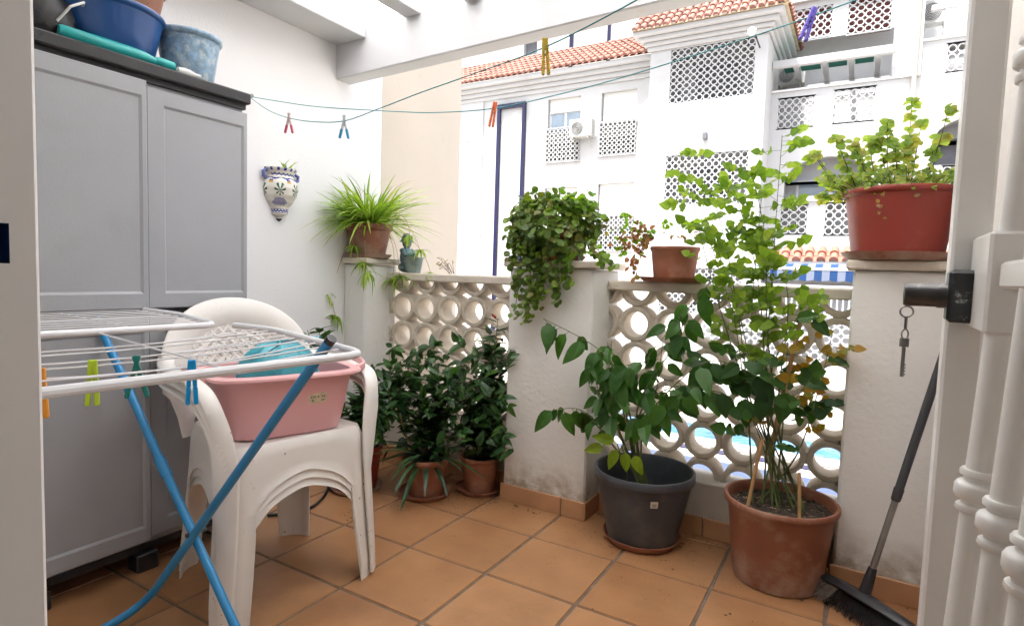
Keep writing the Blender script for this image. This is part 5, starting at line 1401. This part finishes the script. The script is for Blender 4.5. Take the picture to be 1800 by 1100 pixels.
# middle pot: strap leaves and shrub
shrub(t2,(.055,.80,.15),[(700,650,.85),(735,640,.88),(765,660,.85),(745,700,.8),(790,650,.92),(715,700,.8),(780,700,.85),(755,620,.95),(830,630,1.0),(820,680,.95)],'lf_dark',.05,.095,.48,36)
mb=MB()
for k in range(24):
    a=U(0,2*PI); mb.leaf(V((.055,.80,.155)),V((math.cos(a),math.sin(a),U(.15,1.3))),V((0,0,1)),U(.18,.30),.028,U(.4,1.0),.35,9,strap)
for (px,py) in ((700,900),(800,880),(775,870),(850,880),(690,870)):
    p=V((.055,.80,.165)); e=at(px,py,2,.02); d=e-p; mb.leaf(p,V((d.x,d.y,.12)),V((0,0,1)),d.length*1.0,.022,.55,.35,9,strap)
mb.build('strap_leaves','lf_aloe',t2)
ml=MB();mm=MB();ms=MB()
for k in range(150):
    px=U(640,896); py=U(600,790)+max(0,(720-px))*.25; y=U(.72,1.06) if px>690 else U(.62,.8)
    p=at(px,py,1,y); dd=V((U(-1,1),U(-1,.2),U(-.5,.7))); L=U(.055,.11)
    q=p-dd.normalized()*U(.02,.05)-V((0,0,.03)); ml.cur=1; ml.tube([q,p],.0013,4,False); ml.cur=0
    for j in range(3): (ml if random.random()<.85 else mm).leaf(q.lerp(p,j/2),dd+rv(.9),V((0,-.6,1))+rv(.5),L*U(.7,1),L*.42,U(0,.6),.2,6,ovate)
ml.build('outer_foliage',['lf_dark','stemb'],t2); mm.build('young_foliage','lf_mid',t2)
MB().tube([V((.03,.78,.15)),at(712,760,1,.82),at(690,690,1,.85)],.004,6).build('bare_stem','cane',t2)
# right pot: tall stem with whorls and a red flower
shrub(t3,(.235,.985,.14),[(875,560,1.03),(870,600,1.0),(850,640,.98),(885,620,1.0),(835,660,.97),(875,680,.98),(820,720,.95),(860,740,.95),(890,700,.98),(800,750,.93),(850,600,1.05),(885,760,.96),(840,700,1.0),(862,575,1.04)],'lf_dark',.05,.09,.50,36)
shrub(t3,(.235,.985,.14),[(835,790,.88),(800,790,.86),(870,770,.9),(780,770,.88)],'lf_mid',.028,.05,.62,16)
ml=MB(); p=at(868,556,1,1.03)
for k in range(7): ml.leaf(p,rv(),rv(),.016,.012,.1,.2,4,roundl)
ml.build('flower','flower',t3)
ml=MB()
P_=bez(at(880,700,1,.98),at(895,700,1,.93),at(905,712,1,.90),5)
for (d,L) in (((.8,-.1,.15),.05),((.7,-.2,-.7),.07),((-.3,-.3,.4),.04)): ml.leaf(at(893,712,1,.92),V(d),V((0,-1,.4)),L,L*.4,.2,.2,6,ovate)
ml.build('side_sprig','lf_mid',t3)
# --- hose and litter
tag(MB().tube(smoothpts([at(470,905,2,.008),at(520,900,2,.008),at(552,888,2,.008),at(572,868,2,.008),at(580,845,2,.02)],5),.0065,8).build('hose','hose',None,True),'thin black hose lying on the tiles behind the chair legs','hose')
mb=MB()
def fleck(x,y,s):
    a=U(0,PI); ca,sa=math.cos(a),math.sin(a); z=.0018; n=random.choice((5,6,7)); e=U(.25,.8); pts=[]
    for k in range(n):
        b=2*PI*k/n; r=s*U(.6,1.2); px_,py_=r*math.cos(b),r*e*math.sin(b); pts.append((x+px_*ca-py_*sa,y+px_*sa+py_*ca,z+U(0,.003)))
    bb=len(mb.v); mb.v+=pts; mb.face(range(bb,bb+n))
def cluster(px,py,n,sx,sy,smin,smax):
    c=at(px,py,2,0)
    for k in range(n):
        x=c.x+random.gauss(0,sx); y=c.y+random.gauss(0,sy)
        if y>1.07 or x<-.6 or x>2.0 or (y>.93 and .36<x<.82): continue
        fleck(x,y,U(smin,smax))
cluster(1170,945,60,.05,.03,.003,.009); cluster(1130,965,40,.10,.03,.002,.006); cluster(920,895,18,.05,.03,.003,.009); cluster(1220,960,26,.06,.05,.002,.006)
cluster(800,885,70,.08,.05,.001,.004); cluster(960,930,24,.10,.05,.001,.003); cluster(860,880,90,.05,.04,.001,.005); cluster(1050,950,30,.06,.05,.001,.004); cluster(1280,960,30,.03,.04,.002,.006)
cluster(1180,930,70,.05,.02,.002,.007); cluster(700,890,40,.07,.04,.001,.004); cluster(1250,1010,50,.12,.06,.0008,.003); cluster(1460,1040,26,.06,.05,.002,.006); cluster(1560,1060,10,.05,.03,.004,.009); cluster(1100,1000,90,.25,.10,.0006,.002); cluster(900,1000,40,.25,.12,.0006,.002); cluster(620,905,12,.03,.03,.002,.007)
for (px,py,s) in ((928,896,.006),(938,902,.007),(797,943,.004),(1182,1001,.008),(1040,1071,.005),(1275,1082,.007),(1283,1080,.006),(635,902,.009),(1410,1056,.009),(1553,1072,.008),(1577,1085,.010)): 
    c=at(px,py,2,0); fleck(c.x,c.y,s); fleck(c.x+.003,c.y+.002,s*.7)
tag(mb.build('leaf_litter','litter'),'scattered dry leaf crumbs on the tiles','litter',kind='stuff')
# water stain patch under the charcoal pot saucer stays in the litter
# ------------------------------------------------------------------ light
w=bpy.data.worlds.new('World'); scene.world=w; w.use_nodes=True; nt=w.node_tree
sky=nt.nodes.new('ShaderNodeTexSky'); sky.sky_type='NISHITA'; sky.sun_disc=False
EL,AZ=math.radians(73),math.radians(200)   # azimuth clockwise from +Y
sky.sun_elevation=EL; sky.sun_rotation=AZ; sky.altitude=10; sky.dust_density=3.5; sky.air_density=1.0; sky.ozone_density=.5
bg=nt.nodes['Background']; bg.inputs[1].default_value=.10; hs=nt.nodes.new('ShaderNodeHueSaturation'); hs.inputs['Saturation'].default_value=.35; nt.links.new(sky.outputs[0],hs.inputs['Color']); nt.links.new(hs.outputs[0],bg.inputs[0])
sd=bpy.data.lights.new('sun','SUN'); sd.energy=2.6; sd.angle=math.radians(3); sd.color=(1,.97,.93)
so=bpy.data.objects.new('sun',sd); COL.objects.link(so)
dirv=V((math.sin(AZ)*math.cos(EL),math.cos(AZ)*math.cos(EL),math.sin(EL)))
so.rotation_euler=dirv.to_track_quat('Z','Y').to_euler(); so.location=(0,-5,12)
vs=scene.view_settings; vs.view_transform='Standard'; vs.look='None'; vs.gamma=1; vs.use_curve_mapping=False; vs.exposure=2.5
scene.cycles.max_bounces=8; scene.cycles.diffuse_bounces=6; scene.cycles.transparent_max_bounces=8
